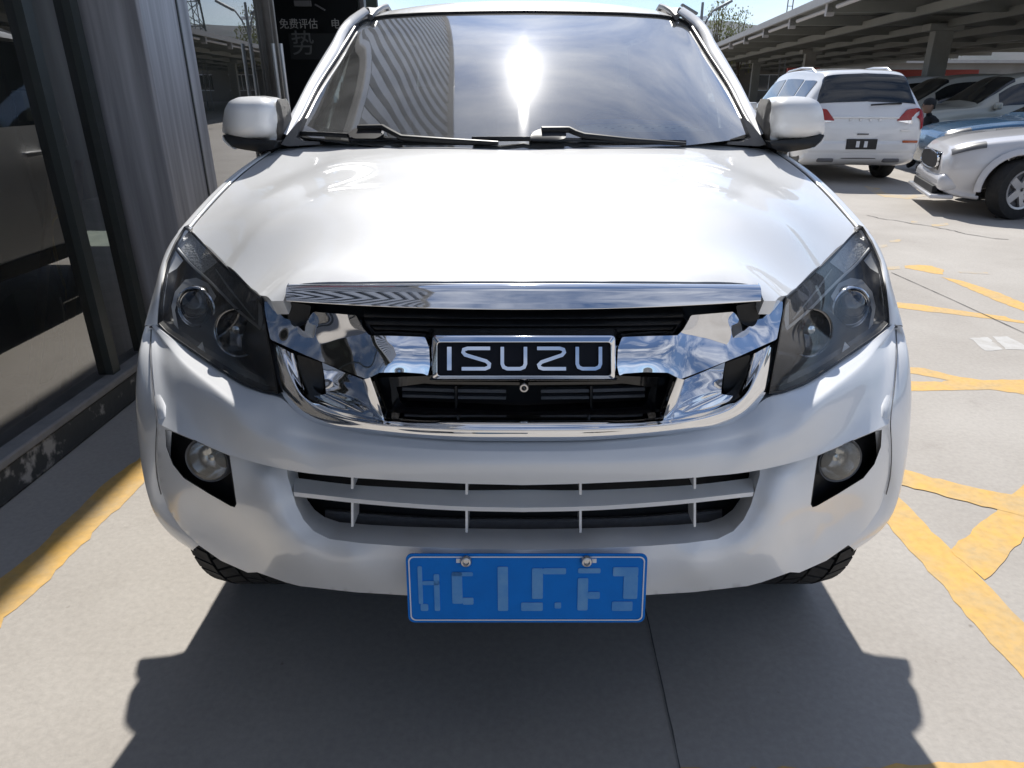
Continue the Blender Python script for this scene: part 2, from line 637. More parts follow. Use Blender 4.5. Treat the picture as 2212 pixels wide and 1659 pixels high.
up_lip = grid(loft([rows[0], rows[1]], NU, 1, sym=True))
under = grid(loft([rC, [v + Vector((0, .012, .004)) for v in rC]], NU, 1, sym=True))
bumper = mk('bumper', *join(up_top, up_lip, under), WHITE, truck, ang=42)

# ---------------------------------------------- bumper, lower face with the intake mouth and fog-lamp pockets
bottom = [(1131, 1292), (1320, 1290), (1498, 1279), (1614, 1266), (1645, 1258), (1707, 1236), (1727, 1237), (1785, 1211), (1832, 1178), (1872, 1140), (1900, 1098), (1914, 1056), (1922, 1000), (1922, 912)]
topc = [(x, y - 4) for x, y in LC]
outline = sym2(topc[:-1] + [(1921, 909)] + bottom[::-1][1:])
mouth = [(1131, 1030), (1300, 1026), (1500, 1018), (1640, 1002), (1641, 1026), (1622, 1090), (1606, 1122), (1584, 1146), (1550, 1163), (1480, 1172), (1400, 1178), (1256, 1184), (1131, 1186)]
topm = [(1131, 1046.5), (1256, 1043.5), (1389, 1037.5), (1502, 1030.5), (1642, 1014)]
mouth_r = topm + mouth[4:]
fog_r = [(1766, 982), (1808, 964), (1852, 945), (1893, 928), (1905, 926), (1903, 965), (1889, 1003), (1865, 1033), (1812, 1066), (1765, 1093), (1755, 1096), (1751, 1089), (1759, 1033)]
# outline needs the mouth cut from its top edge: keep the mouth as a hole just under that edge
mouth_hole = [(x, y + 1.5) for x, y in sym2(mouth_r)]
fog_hole = [(x, y + 2.5 if y < 985 and i < 5 else y) for i, (x, y) in enumerate(fog_r)]
ctl = [  # frame position -> offset behind the plan curve
    (1131, 1043, .045), (1300, 1039, .045), (1500, 1028, .045), (1640, 1012, .040), (1700, 999, .030), (1763, 980, .022), (1852, 943, .02), (1928, 908, .004),
    (1131, 1187, .000), (1256, 1186, .000), (1400, 1181, .000), (1490, 1174, .001), (1555, 1166, .002), (1592, 1149, .004), (1614, 1124, .006), (1632, 1090, .012), (1652, 1030, .026),
    (1131, 1205, -.012), (1300, 1204, -.012), (1500, 1196, -.013), (1600, 1172, -.014), (1640, 1140, -.016), (1668, 1085, -.012), (1690, 1030, .004),
    (1131, 1245, -.010), (1300, 1243, -.010), (1500, 1234, -.010), (1600, 1215, -.006),
    (1131, 1291, .030), (1300, 1288, .030), (1498, 1277, .032), (1614, 1264, .036),
    (1655, 1200, .002), (1690, 1150, -.002), (1715, 1105, -.002), (1728, 1050, .006), (1745, 1010, .014),
    (1755, 1100, .010), (1762, 1040, .006), (1690, 1200, .028), (1720, 1170, .036), (1780, 1130, .040), (1830, 1100, .030), (1875, 1060, .008), (1912, 1000, .000), (1916, 950, .000),
    (1707, 1236, .044), (1760, 1205, .040), (1840, 1178, .026), (1890, 1130, .014), (1925, 1060, .004), (1650, 1255, .040)]
cs, cv = [], []
for x, y, o in ctl:
    for sx in ((1, -1) if abs(x - CX) > 1 else (1,)):
        cs.append((sx * (x - CX), y))
        cv.append(o)
low_tps = TPS(cs, cv, 2e-4)
low_map = lambda x, y: onplan(x, y, low_tps(x - CX, y))
fog_l, mouth_l = mir2(fog_hole), None
low = panel(outline, [mouth_hole, fog_hole, fog_l], 9, low_map, rim=lambda v: Vector((-.018 * (1 if v.x > .5 else -1 if v.x < -.5 else 0), .03, .014)), rim_holes=False)
low_ob = mk('lower_bumper', *low, WHITE, bumper, ang=89)

# intake: surround walls, bottom shelf, slat, fins, dark backing
IN_Y = 0.115
def deep(px, py, o):
    v = low_map(px, py)
    return Vector((v.x, v.y + o, v.z))
ms = resample(mouth_hole, 9)
front_loop = [low_map(x, y) for x, y in ms]
cxm, cym = CX, 1105
back_loop = []
for x, y in ms:
    f = low_map(x, y)
    t = max(0.0, (y - 1060) / 120)
    k = 0.95 if y > 1080 else .955
    q = P(CX + (x - CX) * k, (y if y < 1050 else y - 42 * t), f.y + .06 + .03 * t)
    back_loop.append(q)
n = len(ms)
Vw = [tuple(v) for v in front_loop + back_loop]
Fw = [(i, (i + 1) % n, n + (i + 1) % n, n + i) for i in range(n)]
mk('intake_surround', Vw, Fw, WHITE, bumper, ang=40)
backs = sym2([(1131, 1025), (1300, 1022), (1500, 1014), (1660, 1000), (1650, 1090), (1610, 1140), (1500, 1165), (1131, 1180)])
mk('intake_backing', *panel(backs, [], 30, lambda x, y: onplan(x, y, .125)), BLACK_MATT, bumper)
# crash beam seen through the openings
mk('crash_beam', *grid(loft([rowpts([(1131, 1118), (1350, 1115), (1560, 1098)], 20, .118), rowpts([(1131, 1126), (1350, 1123), (1560, 1106)], 20, .100), rowpts([(1131, 1150), (1350, 1147), (1560, 1128)], 20, .112)], 20, 3, sym=True)), GREY_TRIM, bumper)
slat_top_back = rowpts([(1131, 1058), (1256, 1059), (1389, 1054), (1502, 1047), (1626, 1032)], 40, .075)
slat_top_front = rowpts([(1131, 1097), (1268, 1094), (1449, 1082), (1628, 1063)], 40, .014)
slat_low_front = rowpts([(1131, 1106), (1268, 1103), (1449, 1091), (1626, 1072)], 40, .016)
slat_low_back = [v + Vector((0, .06, 0)) for v in slat_low_front]
mk('intake_slat', *grid(loft([slat_top_back, slat_top_front, slat_low_front, slat_low_back], 40, 3, sym=True, linear=True)), WHITE, bumper, ang=30)
for dx in (-370, -123, 123, 370):
    for (y0, y1, oo) in ((1036, 1070, .030), (1096, 1152, .018)):
        k = (abs(dx) / 370) ** 2 * 14
        a = onplan(CX + dx, y0 - k, oo)
        b_ = onplan(CX + dx, y1 - k, oo)
        w = 0.0022
        loop = [a + Vector((-w, 0, 0)), a + Vector((w, 0, 0)), b_ + Vector((w, 0, 0)), b_ + Vector((-w, 0, 0))]
        mk('intake_fin', *prism(loop, (0, .05, 0)), WHITE, bumper, smooth=False)

# ---------------------------------------------- fog lamps
for s in (1, -1):
    fp = resample(fog_hole, 9)
    fl = [low_map(x, y) for x, y in fp]
    cx0, cy0 = sum(p[0] for p in fog_r) / len(fog_r), sum(p[1] for p in fog_r) / len(fog_r)
    bl = [P(cx0 + (x - cx0) * .96, cy0 + (y - cy0) * .96, v.y + .055) for (x, y), v in zip(fp, fl)]
    n = len(fp)
    V = [tuple(v) for v in fl] + [tuple(v) for v in bl]
    F = [(i, (i + 1) % n, n + (i + 1) % n, n + i) for i in range(n)]
    Am = np.array([[1, x - cx0, y - cy0] for x, y in fp])
    co = np.linalg.lstsq(Am, np.array([v.y for v in fl]), rcond=None)[0]
    pocket = mk('fog_lamp_pocket', *join((V, F), panel([(cx0 + (x - cx0) * 1.06, cy0 + (y - cy0) * 1.06) for x, y in fog_r], [], 14, lambda x, y: P(x, y, co[0] + co[1] * (x - cx0) + co[2] * (y - cy0) + .062))), BLACK, truck, s=s)
    c = low_map(1810, 993)
    c = P(1812, 993, c.y + .018)
    sc_ = (c - Vector((0, CAM_Y, CAM_H))).length / FPX * 1.0
    r = 45 * sc_
    M = Matrix.Rotation(R(8), 3, 'Z') @ Matrix.Rotation(R(-6), 3, 'X')
    body = tilt(lathe([(r * 1.04, .05), (r * 1.04, 0), (r * 1.0, -.006), (r * .93, -.004), (r * .90, .004)], 40, 'Y', c), c, M)
    fogl = mk('fog_lamp', *body, GREY_TRIM, truck, s=s)
    mk('reflector', *tilt(lathe([(r * .9, .002), (r * .82, .02), (r * .55, .036), (r * .2, .042), (0.001, .043)], 32, 'Y', c), c, M), SILVER, fogl, s=s)
    mk('bulb_shield', *tilt(lathe([(.001, .008), (r * .16, .010), (r * .18, .022), (r * .1, .04)], 20, 'Y', c), c, M), SILVER, fogl, s=s)
    mk('lens', *tilt(lathe([(r * .955, .0), (r * .9, -.007), (r * .6, -.013), (r * .3, -.0155), (.0005, -.016)], 40, 'Y', c), c, M), LENS_DUSTY if 'LENS_DUSTY' in globals() else LENS, fogl, s=s)

# ---------------------------------------------- licence plate
pc = P(1137.5, 1271, -0.034)
PT = R(9)
pm = Matrix.Translation(pc) @ Matrix.Rotation(-PT, 4, 'X')
def plate_pt(u, v, w=0.0):       # u right, v up, in metres from the centre; w towards the viewer
    return tuple(pm @ Vector((u, -w, v)))
def rrect(hw, hh, r, n=5):
    out = []
    for cx_, cy_, a0 in ((hw - r, hh - r, 0), (-hw + r, hh - r, 90), (-hw + r, -hh + r, 180), (hw - r, -hh + r, 270)):
        for k in range(n + 1):
            a = R(a0 + 90 * k / n)
            out.append((cx_ + r * math.cos(a), cy_ + r * math.sin(a)))
    return out
def ring(o_, i_, w):
    n = len(o_)
    V = [plate_pt(x, y, w) for x, y in o_] + [plate_pt(x, y, w) for x, y in i_]
    F = [(k, (k + 1) % n, n + (k + 1) % n, n + k) for k in range(n)]
    return V, F
def plate_solid(loop, w0, w1):
    n = len(loop)
    V = [plate_pt(x, y, w1) for x, y in loop] + [plate_pt(x, y, w0) for x, y in loop]
    F = [tuple(range(n))] + [(i, (i + 1) % n, n + (i + 1) % n, n + i) for i in range(n)]
    return V, F
plate = mk('licence_plate', *plate_solid(rrect(.220, .070, .012), -.002, .001), BLUE, truck, ang=30)
plate['label'] = 'blue number plate with thin white border'
mk('plate_border', *join(ring(rrect(.2155, .0655, .010), rrect(.2132, .0632, .009), .0022)), PLATE_WHITE, plate, smooth=False)
# worn embossed strokes, too blurred to read
bars = [(-.199, -.191, -.031, .046), (-.191, -.160, .008, .016), (-.196, -.182, -.045, -.031), (-.170, -.160, -.045, .03),
        (-.137, -.118, -.03, .034), (-.118, -.098, -.032, -.018), (-.137, -.098, .026, .034),
        (-.053, -.034, -.045, .045), (.010, .030, -.020, .042), (.030, .072, .030, .042), (-.010, .030, -.045, -.028), (.052, .064, -.04, -.028),
        (.094, .113, -.044, .022), (.113, .135, -.020, -.006), (.094, .135, .032, .042), (.158, .204, .026, .044), (.178, .204, -.020, .026), (.158, .196, -.045, -.026)]
for u0, u1, v0, v1 in bars:
    loop = [(u0, v0), (u1, v0), (u1, v1), (u0, v1)]
    mk('embossed_stroke', *plate_solid(rounded(loop, .003, 3), .0, .0024), PLATE_PALE, plate, ang=30)
for u in (-.110, .109):
    bx_ = plate_pt(u, .057, 0)
    M = Matrix.Rotation(-PT, 3, 'X')
    bo = mk('plate_bolt', *tilt(lathe([(.0105, .002), (.0105, -.006), (.0085, -.009), (.006, -.0095), (.0045, -.005), (.0005, -.005)], 24, 'Y', bx_), bx_, M), STEEL, plate)
    mk('bolt_washer', *plate_solid([(u - .018 * (1 if u < 0 else -1), .053), (u, .053), (u, .061), (u - .018 * (1 if u < 0 else -1), .061)], .0, .0026), PLATE_WHITE, plate, smooth=False)
mk('plate_bracket', *join(box(pc.x, pc.y + .035, pc.z + .005, .36, .04, .06)), BLACK, plate, smooth=False)

# ---------------------------------------------- hood (height over plan, thin-plate spline through measured points)
hood_ctl = []
def hc(px, py, Y):
    v = P(px, py, Y)
    hood_ctl.append((v.x, v.y, v.z))
for a in [(1131, 607, .170), (1131, 585, .195), (1131, 553, .250), (1131, 450, .50), (1131, 380, .80), (1131, 313, 1.30),
          (1300, 607, .172), (1300, 585, .198), (1300, 553, .255), (1500, 608, .178), (1500, 587, .205), (1490, 557, .265),
          (1640, 612, .190), (1645, 650, .160), (1698, 639, .245), (1723, 618, .350), (1775, 571, .535), (1812, 534, .675), (1850, 494, .81),
          (1819, 457, .91), (1782, 416, 1.03), (1731, 368, 1.20), (1662, 320, 1.42), (1400, 313, 1.33), (1560, 314, 1.38)]:
    hc(*a)
hood_ctl += [(.30, .50, 1.153), (.30, .85, 1.193), (.50, .50, 1.128), (.52, .75, 1.165), (.55, 1.05, 1.198), (.68, .75, 1.128), (.70, 1.05, 1.163), (.30, 1.1, 1.217), (.62, .55, 1.092)]
hp, hv = [], []
for x, y, z in hood_ctl:
    for sx in ((1, -1) if x > 1e-3 else (1,)):
        hp.append((sx * x, y))
        hv.append(z)
hood_tps = TPS(hp, hv, 4e-4)
def hood_crease(x, y):
    """raised centre of the hood: a soft step that runs from the cowl to the lamp corners"""
    xe = 0.60 - 0.14 * max(0, min(1, (1.25 - y) / 0.9))
    t = 1 / (1 + math.exp((abs(x) - xe) / 0.022))
    fade = max(0, min(1, (y - 0.30) / 0.35))
    return 0.007 * (t - 0.5) * fade
hz = lambda x, y: Vector((x, y, hood_tps(x, y) + hood_crease(x, y)))
front_px = [(1131, 610, .168), (1300, 610, .170), (1500, 611, .176), (1630, 613, .186), (1642, 622, .182), (1646, 640, .168), (1650, 651, .160), (1675, 649, .172), (1698, 639, .245), (1723, 618, .350), (1775, 571, .535), (1812, 534, .675), (1850, 494, .81)]
side_px = [(1819, 457, .91), (1782, 416, 1.03), (1731, 368, 1.20), (1662, 320, 1.42)]
rear_px = [(1600, 314, 1.40), (1400, 313, 1.33), (1131, 312, 1.30)]
def xy(a):
    v = P(*a)
    return (v.x, v.y)
half = [xy(a) for a in front_px] + [xy(a) for a in spline(side_px, 10)] + [xy(a) for a in rear_px]
half[0] = (0.0, half[0][1])
half[-1] = (0.0, half[-1][1])
hood_out = half + [(-x, y) for x, y in reversed(half) if x > 1e-4]
hood = mk('hood', *panel(hood_out, [], .024, hz, rim=lambda v: Vector((-.004 * (1 if v.x > 0 else -1), .008, -.028)), flip=False), WHITE, truck, ang=50)

# ---------------------------------------------- fenders (either side), flare and inner arch
for s in (1, -1):
    hl = [P(*a) for a in [(1853, 495, .805), (1821, 457, .915), (1784, 416, 1.035), (1733, 368, 1.205), (1666, 320, 1.42)]]
    hl = [v + Vector((.004, 0, -.002)) for v in hl]
    n_ = 24
    l0 = spline(hl, n_)
    l1 = l0 + np.array([.012, 0, -.001])
    l2 = l0 + np.array([.030, 0, -.012])
    ys = l0[:, 1]
    l3 = np.stack([np.interp(ys, [.75, 1.0, 1.4], [.886, .888, .888]), ys, l0[:, 2] - .075], 1)
    l4 = np.stack([np.interp(ys, [.75, 1.0, 1.4], [.895, .895, .893]), ys, np.interp(ys, [.75, 1.0, 1.4], [.90, .95, .88])], 1)
    top = loft([l0 - np.array([.002, 0, .02]), l0, l1, l2, l3, l4], n_, 4)
    # nose of the fender, wrapping the lamp's outer edge
    lamp_edge = [P(1858, 492, .800), P(1884, 521, .745), P(1905, 564, .68), P(1916, 616, .592), P(1923, 668, .545), P(1925, 702, .525)]
    sil = [P(1866, 489, .82), P(1893, 530, .76), P(1911, 575, .69), P(1924, 622, .645), P(1938, 668, .585), P(1948, 702, .55)]
    e0 = spline(lamp_edge, 16)
    e1 = spline(sil, 16)
    e1[:, 0] = np.minimum(e1[:, 0], .93)
    e2 = e1 + np.array([.0, .10, -.01])
    nose = loft([e0 + np.array([-.01, .012, 0]), e0, .55 * e0 + .45 * e1 + np.array([.006, 0, 0]), e1, e2], 16, 3)
    fender = mk('fender', *join(grid(top), grid(nose)), WHITE, truck, s=s, ang=50)
    mk('panel_gap', *tube([Vector(v) + Vector((-.003, 0, -.004)) for v in l0], .0028, 6), BLACK_MATT, fender, s=s)
    mk('panel_gap', *tube([Vector(e0[-1]) + Vector((-.01, -.006, -.003)), Vector(e1[-1]) * .5 + Vector(e0[-1]) * .5 + Vector((.004, -.006, -.003)), Vector(e1[-1]) + Vector((.001, 0, -.003)), Vector(e2[-1]) + Vector((.002, 0, -.003))], .0022, 6), BLACK_MATT, fender, s=s)
    # side skin behind the nose, with the wheel arch
    WC = (0.82, 0.385)
    ang_ = np.linspace(R(104), R(-20), 34)
    arch = np.array([(.908, WC[0] + .455 * math.cos(a), max(.30, WC[1] + .455 * math.sin(a))) for a in ang_])
    outer = []
    for a in ang_:
        yy = WC[0] + .62 * math.cos(a)
        zz = WC[1] + .62 * math.sin(a)
        yy = max(.50, min(1.45, yy))
        zt = float(np.interp(yy, [.5, .7, 1.0, 1.45], [.86, .90, .95, .92]))
        outer.append((.896, yy, max(.30, min(zt, zz + .05))))
    outer = np.array(outer)
    mid_ = (arch * .6 + outer * .4) + np.array([.004, 0, 0])
    flare = mk('wheel_arch_flare', *grid(loft([outer, mid_, arch, arch + np.array([-.09, 0, 0])], 34, 3)), WHITE, truck, s=s, ang=45)
    # bumper end that runs from the seam back to the arch
    up_edge = [rows[k][-1] for k in (1, 2, 3, 4, 5, 6)]
    seam_c = up_edge + [low_map(1922, 955), low_map(1922, 1000), low_map(1914, 1056), low_map(1900, 1098), low_map(1872, 1140), low_map(1832, 1178)]
    sc0 = spline(seam_c, 28)
    sil_px = [(1944, 703, .55), (1953, 732, .525), (1963, 787, .47), (1966, 850, .43), (1964, 905, .415), (1959, 955, .405), (1951, 1005, .395), (1938, 1062, .39), (1914, 1120, .395), (1885, 1152, .39), (1838, 1184, .375)]
    s1 = spline([P(*a) for a in sil_px], 28)
    s1[:, 0] = np.minimum(s1[:, 0], .918)
    sm = .5 * sc0 + .5 * s1 + np.array([.006, -.012, 0])
    s2 = s1.copy()
    s2[:, 0] = np.maximum(.902, s1[:, 0] - .004)
    s2[:, 1] = np.maximum(s1[:, 1] + .06, .53)
    mk('bumper_end', *grid(loft([sc0 + np.array([-.028, .004, 0]), sc0 + np.array([-.002, .003, 0]), sm, s1, s2], 28, 4)), WHITE, truck, s=s, ang=50)
    mk('panel_gap', *tube([Vector(v) + Vector((.003, -.001, 0)) for v in sc0[1:22]], .0012, 6), GREY_TRIM, bumper, s=s)
    # inner arch liner and the dark underbody edge
    mk('wheel_liner', *grid(loft([arch + np.array([-.02, 0, .005]), arch + np.array([-.30, 0, .005])], 34, 1)), BLACK_MATT, truck, s=s)
# under-tray
mk('under_tray', *join(box(0, .55, .43, .90, .80, .03), box(0, 2.9, .42, 1.30, 4.2, .18), box(0, .20, .68, .80, .03, .33)), BLACK_MATT, truck, smooth=False)
# ---------------------------------------------- grille
grille = mk('grille', *panel(sym2([(1131, 622), (1640, 618), (1694, 655), (1690, 760), (1660, 850), (1600, 900), (1131, 948)]), [], 40, lambda x, y: onplan(x, y, .165)), BLACK_MATT, truck)
# hood-edge garnish bar
bar_top = [(1131, 611), (1400, 611), (1600, 612.5), (1637, 614)]
bar_rows = []
def barrow(ys, Y0, Y1, xe):
    out = []
    for x in np.linspace(0, 1, 30):
        px = CX + x * (xe - CX)
        y = ys[0] + (ys[1] - ys[0]) * x ** 2
        out.append(P(px, y, Y0 + (Y1 - Y0) * x ** 2))
    return out
B0 = barrow((614, 617), .185, .205, 1636)
B1 = barrow((611.5, 614), .158, .178, 1638)
B2 = barrow((617.5, 620), .140, .162, 1643)
B3 = barrow((640, 634), .126, .150, 1645)
B4 = barrow((665, 647), .112, .138, 1644)
B5 = barrow((669, 651), .114, .140, 1643)
B6 = barrow((668, 650), .150, .170, 1640)
bars_ = grid(loft([B0, B1, B2, B3, B4, B5, B6], 30, 3, sym=True))
endr = [B0[-1], B1[-1], B2[-1], B3[-1], B4[-1], B5[-1], B6[-1]]
endc = [tuple(v) for v in endr] + [tuple(v + Vector((.003, .012, 0))) for v in endr] 
endF = [(i, i + 1, 8 + i, 7 + i) for i in range(6)]
mk('garnish_bar', *join(bars_, (endc, endF), mirror((endc, endF))), CHROME, grille, ang=28)

# chrome wings: outline in the photo, depth by a spline through measured facets
wing_out = [(1338, 812), (1333, 790), (1335, 752), (1344, 728), (1400, 726), (1464, 724.5), (1476, 712), (1486, 695), (1493, 681), (1530, 678), (1584, 673.5), (1592, 682), (1598, 694), (1608, 703), (1626, 706), (1633, 700), (1640, 682), (1648, 667), (1670, 658), (1691, 650), (1690, 672), (1678, 733), (1600, 768), (1530, 796), (1470, 819), (1456, 812), (1443, 805), (1390, 804), (1347, 807)]
wing_ctl = [(1335, 728, .090), (1400, 727, .088), (1464, 725, .088), (1335, 745, .068), (1400, 744, .066), (1458, 744, .070),
            (1335, 770, .054), (1400, 770, .052), (1455, 775, .056), (1335, 795, .046), (1400, 795, .044), (1450, 797, .044), (1340, 808, .047), (1400, 806, .047), (1470, 818, .044),
            (1493, 682, .150), (1540, 677, .158), (1584, 675, .170), (1480, 740, .088), (1475, 780, .062),
            (1515, 720, .120), (1560, 705, .148), (1520, 765, .078), (1570, 745, .108), (1600, 720, .145), (1640, 720, .165), (1620, 752, .120), (1660, 735, .150),
            (1530, 795, .062), (1600, 767, .098), (1678, 733, .158), (1605, 700, .175), (1648, 668, .195), (1660, 690, .185), (1690, 651, .225), (1688, 690, .205), (1672, 712, .176)]
wing_tps = TPS([(x - CX, y) for x, y, _ in wing_ctl], [o for _, _, o in wing_ctl], 1.5e-3)
for s in (1, -1):
    w = panel(rounded(wing_out, 4, 3), [], 5.0, lambda x, y: P(x, y, wing_tps(x - CX, y)), rim=(0, .05, -.006))
    mk('chrome_wing', *w, CHROME, grille, s=s, ang=40)

# lower chrome frame: one rail that runs along the bottom and up either side
R0 = [(1131, 913, .041), (1268, 912, .045), (1389, 909, .057), (1440, 904, .066), (1500, 891, .086), (1560, 873, .112), (1592, 854, .130), (1606, 826, .144), (1617, 795, .156), (1627, 764, .168)]
R1 = [(1131, 929, .030), (1268, 928, .034), (1389, 922, .046), (1470, 913, .060), (1535, 900, .082), (1585, 880, .104), (1615, 850, .122), (1634, 815, .140), (1650, 778, .160), (1664, 744, .180)]
R2 = [(1131, 953, .031), (1268, 951, .035), (1389, 943, .049), (1490, 935, .073), (1578, 917, .104), (1612, 900, .121), (1637, 874, .138), (1655, 846, .153), (1664, 815, .166), (1679, 736, .196)]
k0, k1, k2 = rowY(R0, 64), rowY(R1, 64), rowY(R2, 64)
rail = loft([[v + Vector((0, .03, 0)) for v in k0], k0, bulge(lerp(k0, k1, .5), -.002), bulge(lerp(k0, k1, .88), -.0025), bulge(lerp(k1, k2, .10), -.001), bulge(lerp(k1, k2, .55), -.003), k2], 64, 3, sym=True)
mk('chrome_frame', *grid(rail), CHROME, grille, ang=60)
pk = {'a': (1470, 823, .060), 'b': (1566, 783, .108), 'c': (1558, 848, .128), 'd': (1449, 903, .088), 'e': (1512, 889, .106), 'f': (1594, 856, .140)}
for s in (1, -1):
    leg = [rowY([(1457, 812, .075 + a), (1440, 858, .080 + a), (1421, 904, .096 + a)], 14) for a in (.03, 0)]
    lc_ = rowY([(1464, 816, .052), (1448, 862, .054), (1434, 908, .064)], 14)
    lr_ = rowY([(1480, 820, .058), (1466, 868, .064), (1452, 906, .078)], 14)
    mk('chrome_leg', *grid(loft([leg[0], leg[1], lerp(leg[1], lc_, .7), lc_, lr_, [v + Vector((0, .03, 0)) for v in lr_]], 14, 3)), CHROME, grille, s=s, ang=60)
    pocket_rows = [rowY([(1474, 822, .060), (1520, 803, .084), (1566, 783, .108)], 12), rowY([(1466, 850, .074), (1514, 830, .100), (1561, 815, .124)], 12), rowY([(1456, 892, .088), (1506, 868, .112), (1558, 846, .136)], 12),
                   rowY([(1452, 900, .082), (1508, 876, .100), (1562, 852, .128)], 12), rowY([(1450, 908, .070), (1520, 890, .098), (1594, 856, .140)], 12)]
    mk('chrome_pocket', *grid(loft(pocket_rows, 12, 3)), CHROME, grille, s=s, ang=60)
    hole = [(1566, 784), (1622, 765), (1612, 800), (1594, 848), (1572, 852), (1562, 842)]
    mk('tow_opening', *panel(rounded(hole, 8, 3), [], 12, lambda x, y: P(x, y, .165)), BLACK, grille, s=s)
    # black tab under the bar end
    mk('mount_tab', *panel(rounded([(1590, 660), (1642, 652), (1640, 690), (1628, 706), (1606, 702), (1594, 688)], 5, 3), [], 10, lambda x, y: P(x, y, .182), rim=(0, .03, 0)), BLACK, grille, s=s)
# upper black mesh bars between bar and wings
for i, (y0, yo) in enumerate(((684, .150), (700, .145), (714, .140))):
    r0 = [P(CX + t * 345, y0 - 4 * t * t, yo + .012 * t * t) for t in np.linspace(0, 1, 14)]
    mk('grille_bar', *grid(loft([[v + Vector((0, .02, .010)) for v in r0], r0, [v + Vector((0, .001, -.006)) for v in r0], [v + Vector((0, .03, -.008)) for v in r0]], 14, 2, sym=True)), BLACK, grille, ang=30)
# inner black frame of the centre opening, slats, camera
inner = sym2([(1131, 826), (1320, 824), (1340, 812), (1448, 816), (1438, 850), (1422, 896), (1400, 904), (1131, 910)])
hole_i = sym2([(1131, 832), (1322, 830), (1345, 828), (1406, 836), (1398, 866), (1386, 879), (1131, 890)])
mk('black_bezel', *panel(inner, [hole_i], 12, lambda x, y: onplan(x, y, .115), rim=(0, .03, 0)), BLACK_GLOSS, grille, ang=30)
for (y0, hgt) in ((842, 7), (857, 6)):
    for (x0, x1) in ((-262, -150), (-142, -38), (38, 142), (150, 262)):
        k = lambda x: -(x / 262) ** 2 * 5
        loop = [onplan(CX + x0, y0 + k(x0), .125), onplan(CX + x1, y0 + k(x1), .125), onplan(CX + x1, y0 + hgt + k(x1), .122), onplan(CX + x0, y0 + hgt + k(x0), .122)]
        mk('grille_slat', *prism(loop, (0, .012, .0)), GREY_TRIM, grille, smooth=False)
for dx in (-146, 146):
    a, b_ = onplan(CX + dx, 834, .120), onplan(CX + dx, 886, .120)
    mk('grille_post', *prism([a + Vector((-.002, 0, 0)), a + Vector((.002, 0, 0)), b_ + Vector((.002, 0, 0)), b_ + Vector((-.002, 0, 0))], (0, .02, 0)), BLACK, grille, smooth=False)
c = P(1132, 838, .095)
camr = mk('front_camera', *lathe([(.0085, .02), (.0085, 0), (.0075, -.002), (.0048, -.002), (.004, .002), (.0005, .003)], 24, 'Y', c), STEEL, grille)
mk('camera_lens', *lathe([(.0042, -.0005), (.003, -.0028), (.0005, -.0036)], 16, 'Y', c), BLACK_GLOSS, camr)

BADGE_BLACK = mat('badge_black', (0.006, 0.007, 0.012), 0.5, spec=0.25)
# badge: chrome frame, black field, raised letters
def loop_px(x0, x1, y0, y1, r, Yf):
    pts = rounded([(x0, y0), (x1, y0), (x1, y1), (x0, y1)], r, 5)
    return [P(x, y, Yf(y)) for x, y in pts]
fy = lambda y: .040 - .00022 * (y - 775) * 1.0
lo0 = loop_px(925, 1337, 711, 823, 8, lambda y: .100)
lo1 = loop_px(928, 1334, 709, 821, 8, lambda y: .088 if y < 740 else .050)
lo2 = loop_px(934, 1329, 727, 819, 8, lambda y: .052 if y < 745 else .026)
lo3 = loop_px(944, 1320, 739, 812, 8, lambda y: .043 if y < 760 else .021)
lo4 = loop_px(947, 1318, 742, 810, 8, lambda y: .050 if y < 760 else .029)
V, F = [], []
n = len(lo0)
for lp in (lo0, lo1, lo2, lo3, lo4):
    V += [tuple(v) for v in lp]
for k in range(4):
    for i in range(n):
        j = (i + 1) % n
        F.append((k * n + i, k * n + j, (k + 1) * n + j, (k + 1) * n + i))
badge = mk('badge_frame', V, F, CHROME, grille, ang=25, bevel=.0015)
fieldY = lambda y: .042 - .00032 * (y - 776)
mk('badge_field', *panel(rounded([(946, 741), (1319, 741), (1319, 811), (946, 811)], 9, 4), [], 30, lambda x, y: P(x, y, fieldY(y))), BADGE_BLACK, grille)
letters = {
    'I': [[(970.5, 746), (970.5, 803)]],
    'S': [[(1062, 752.5), (1010, 752.5), (1002, 755), (1000.5, 761), (1005, 766.5), (1050, 780), (1057, 786), (1056, 793), (1048, 796.5), (994, 796.5)]],
    'U': [[(1085, 746), (1085, 786), (1088, 793), (1096, 796.5), (1124, 796.5), (1132, 793), (1135, 786), (1135, 746)]],
    'Z': [[(1157, 752.5), (1209, 752.5), (1217, 755), (1219, 761), (1214, 767), (1170, 782), (1164, 788), (1166, 794), (1173, 796.5), (1226, 796.5)]],
    'U2': [[(1247, 746), (1247, 786), (1250, 793), (1258, 796.5), (1286, 796.5), (1294, 793), (1297, 786), (1297, 746)]]}
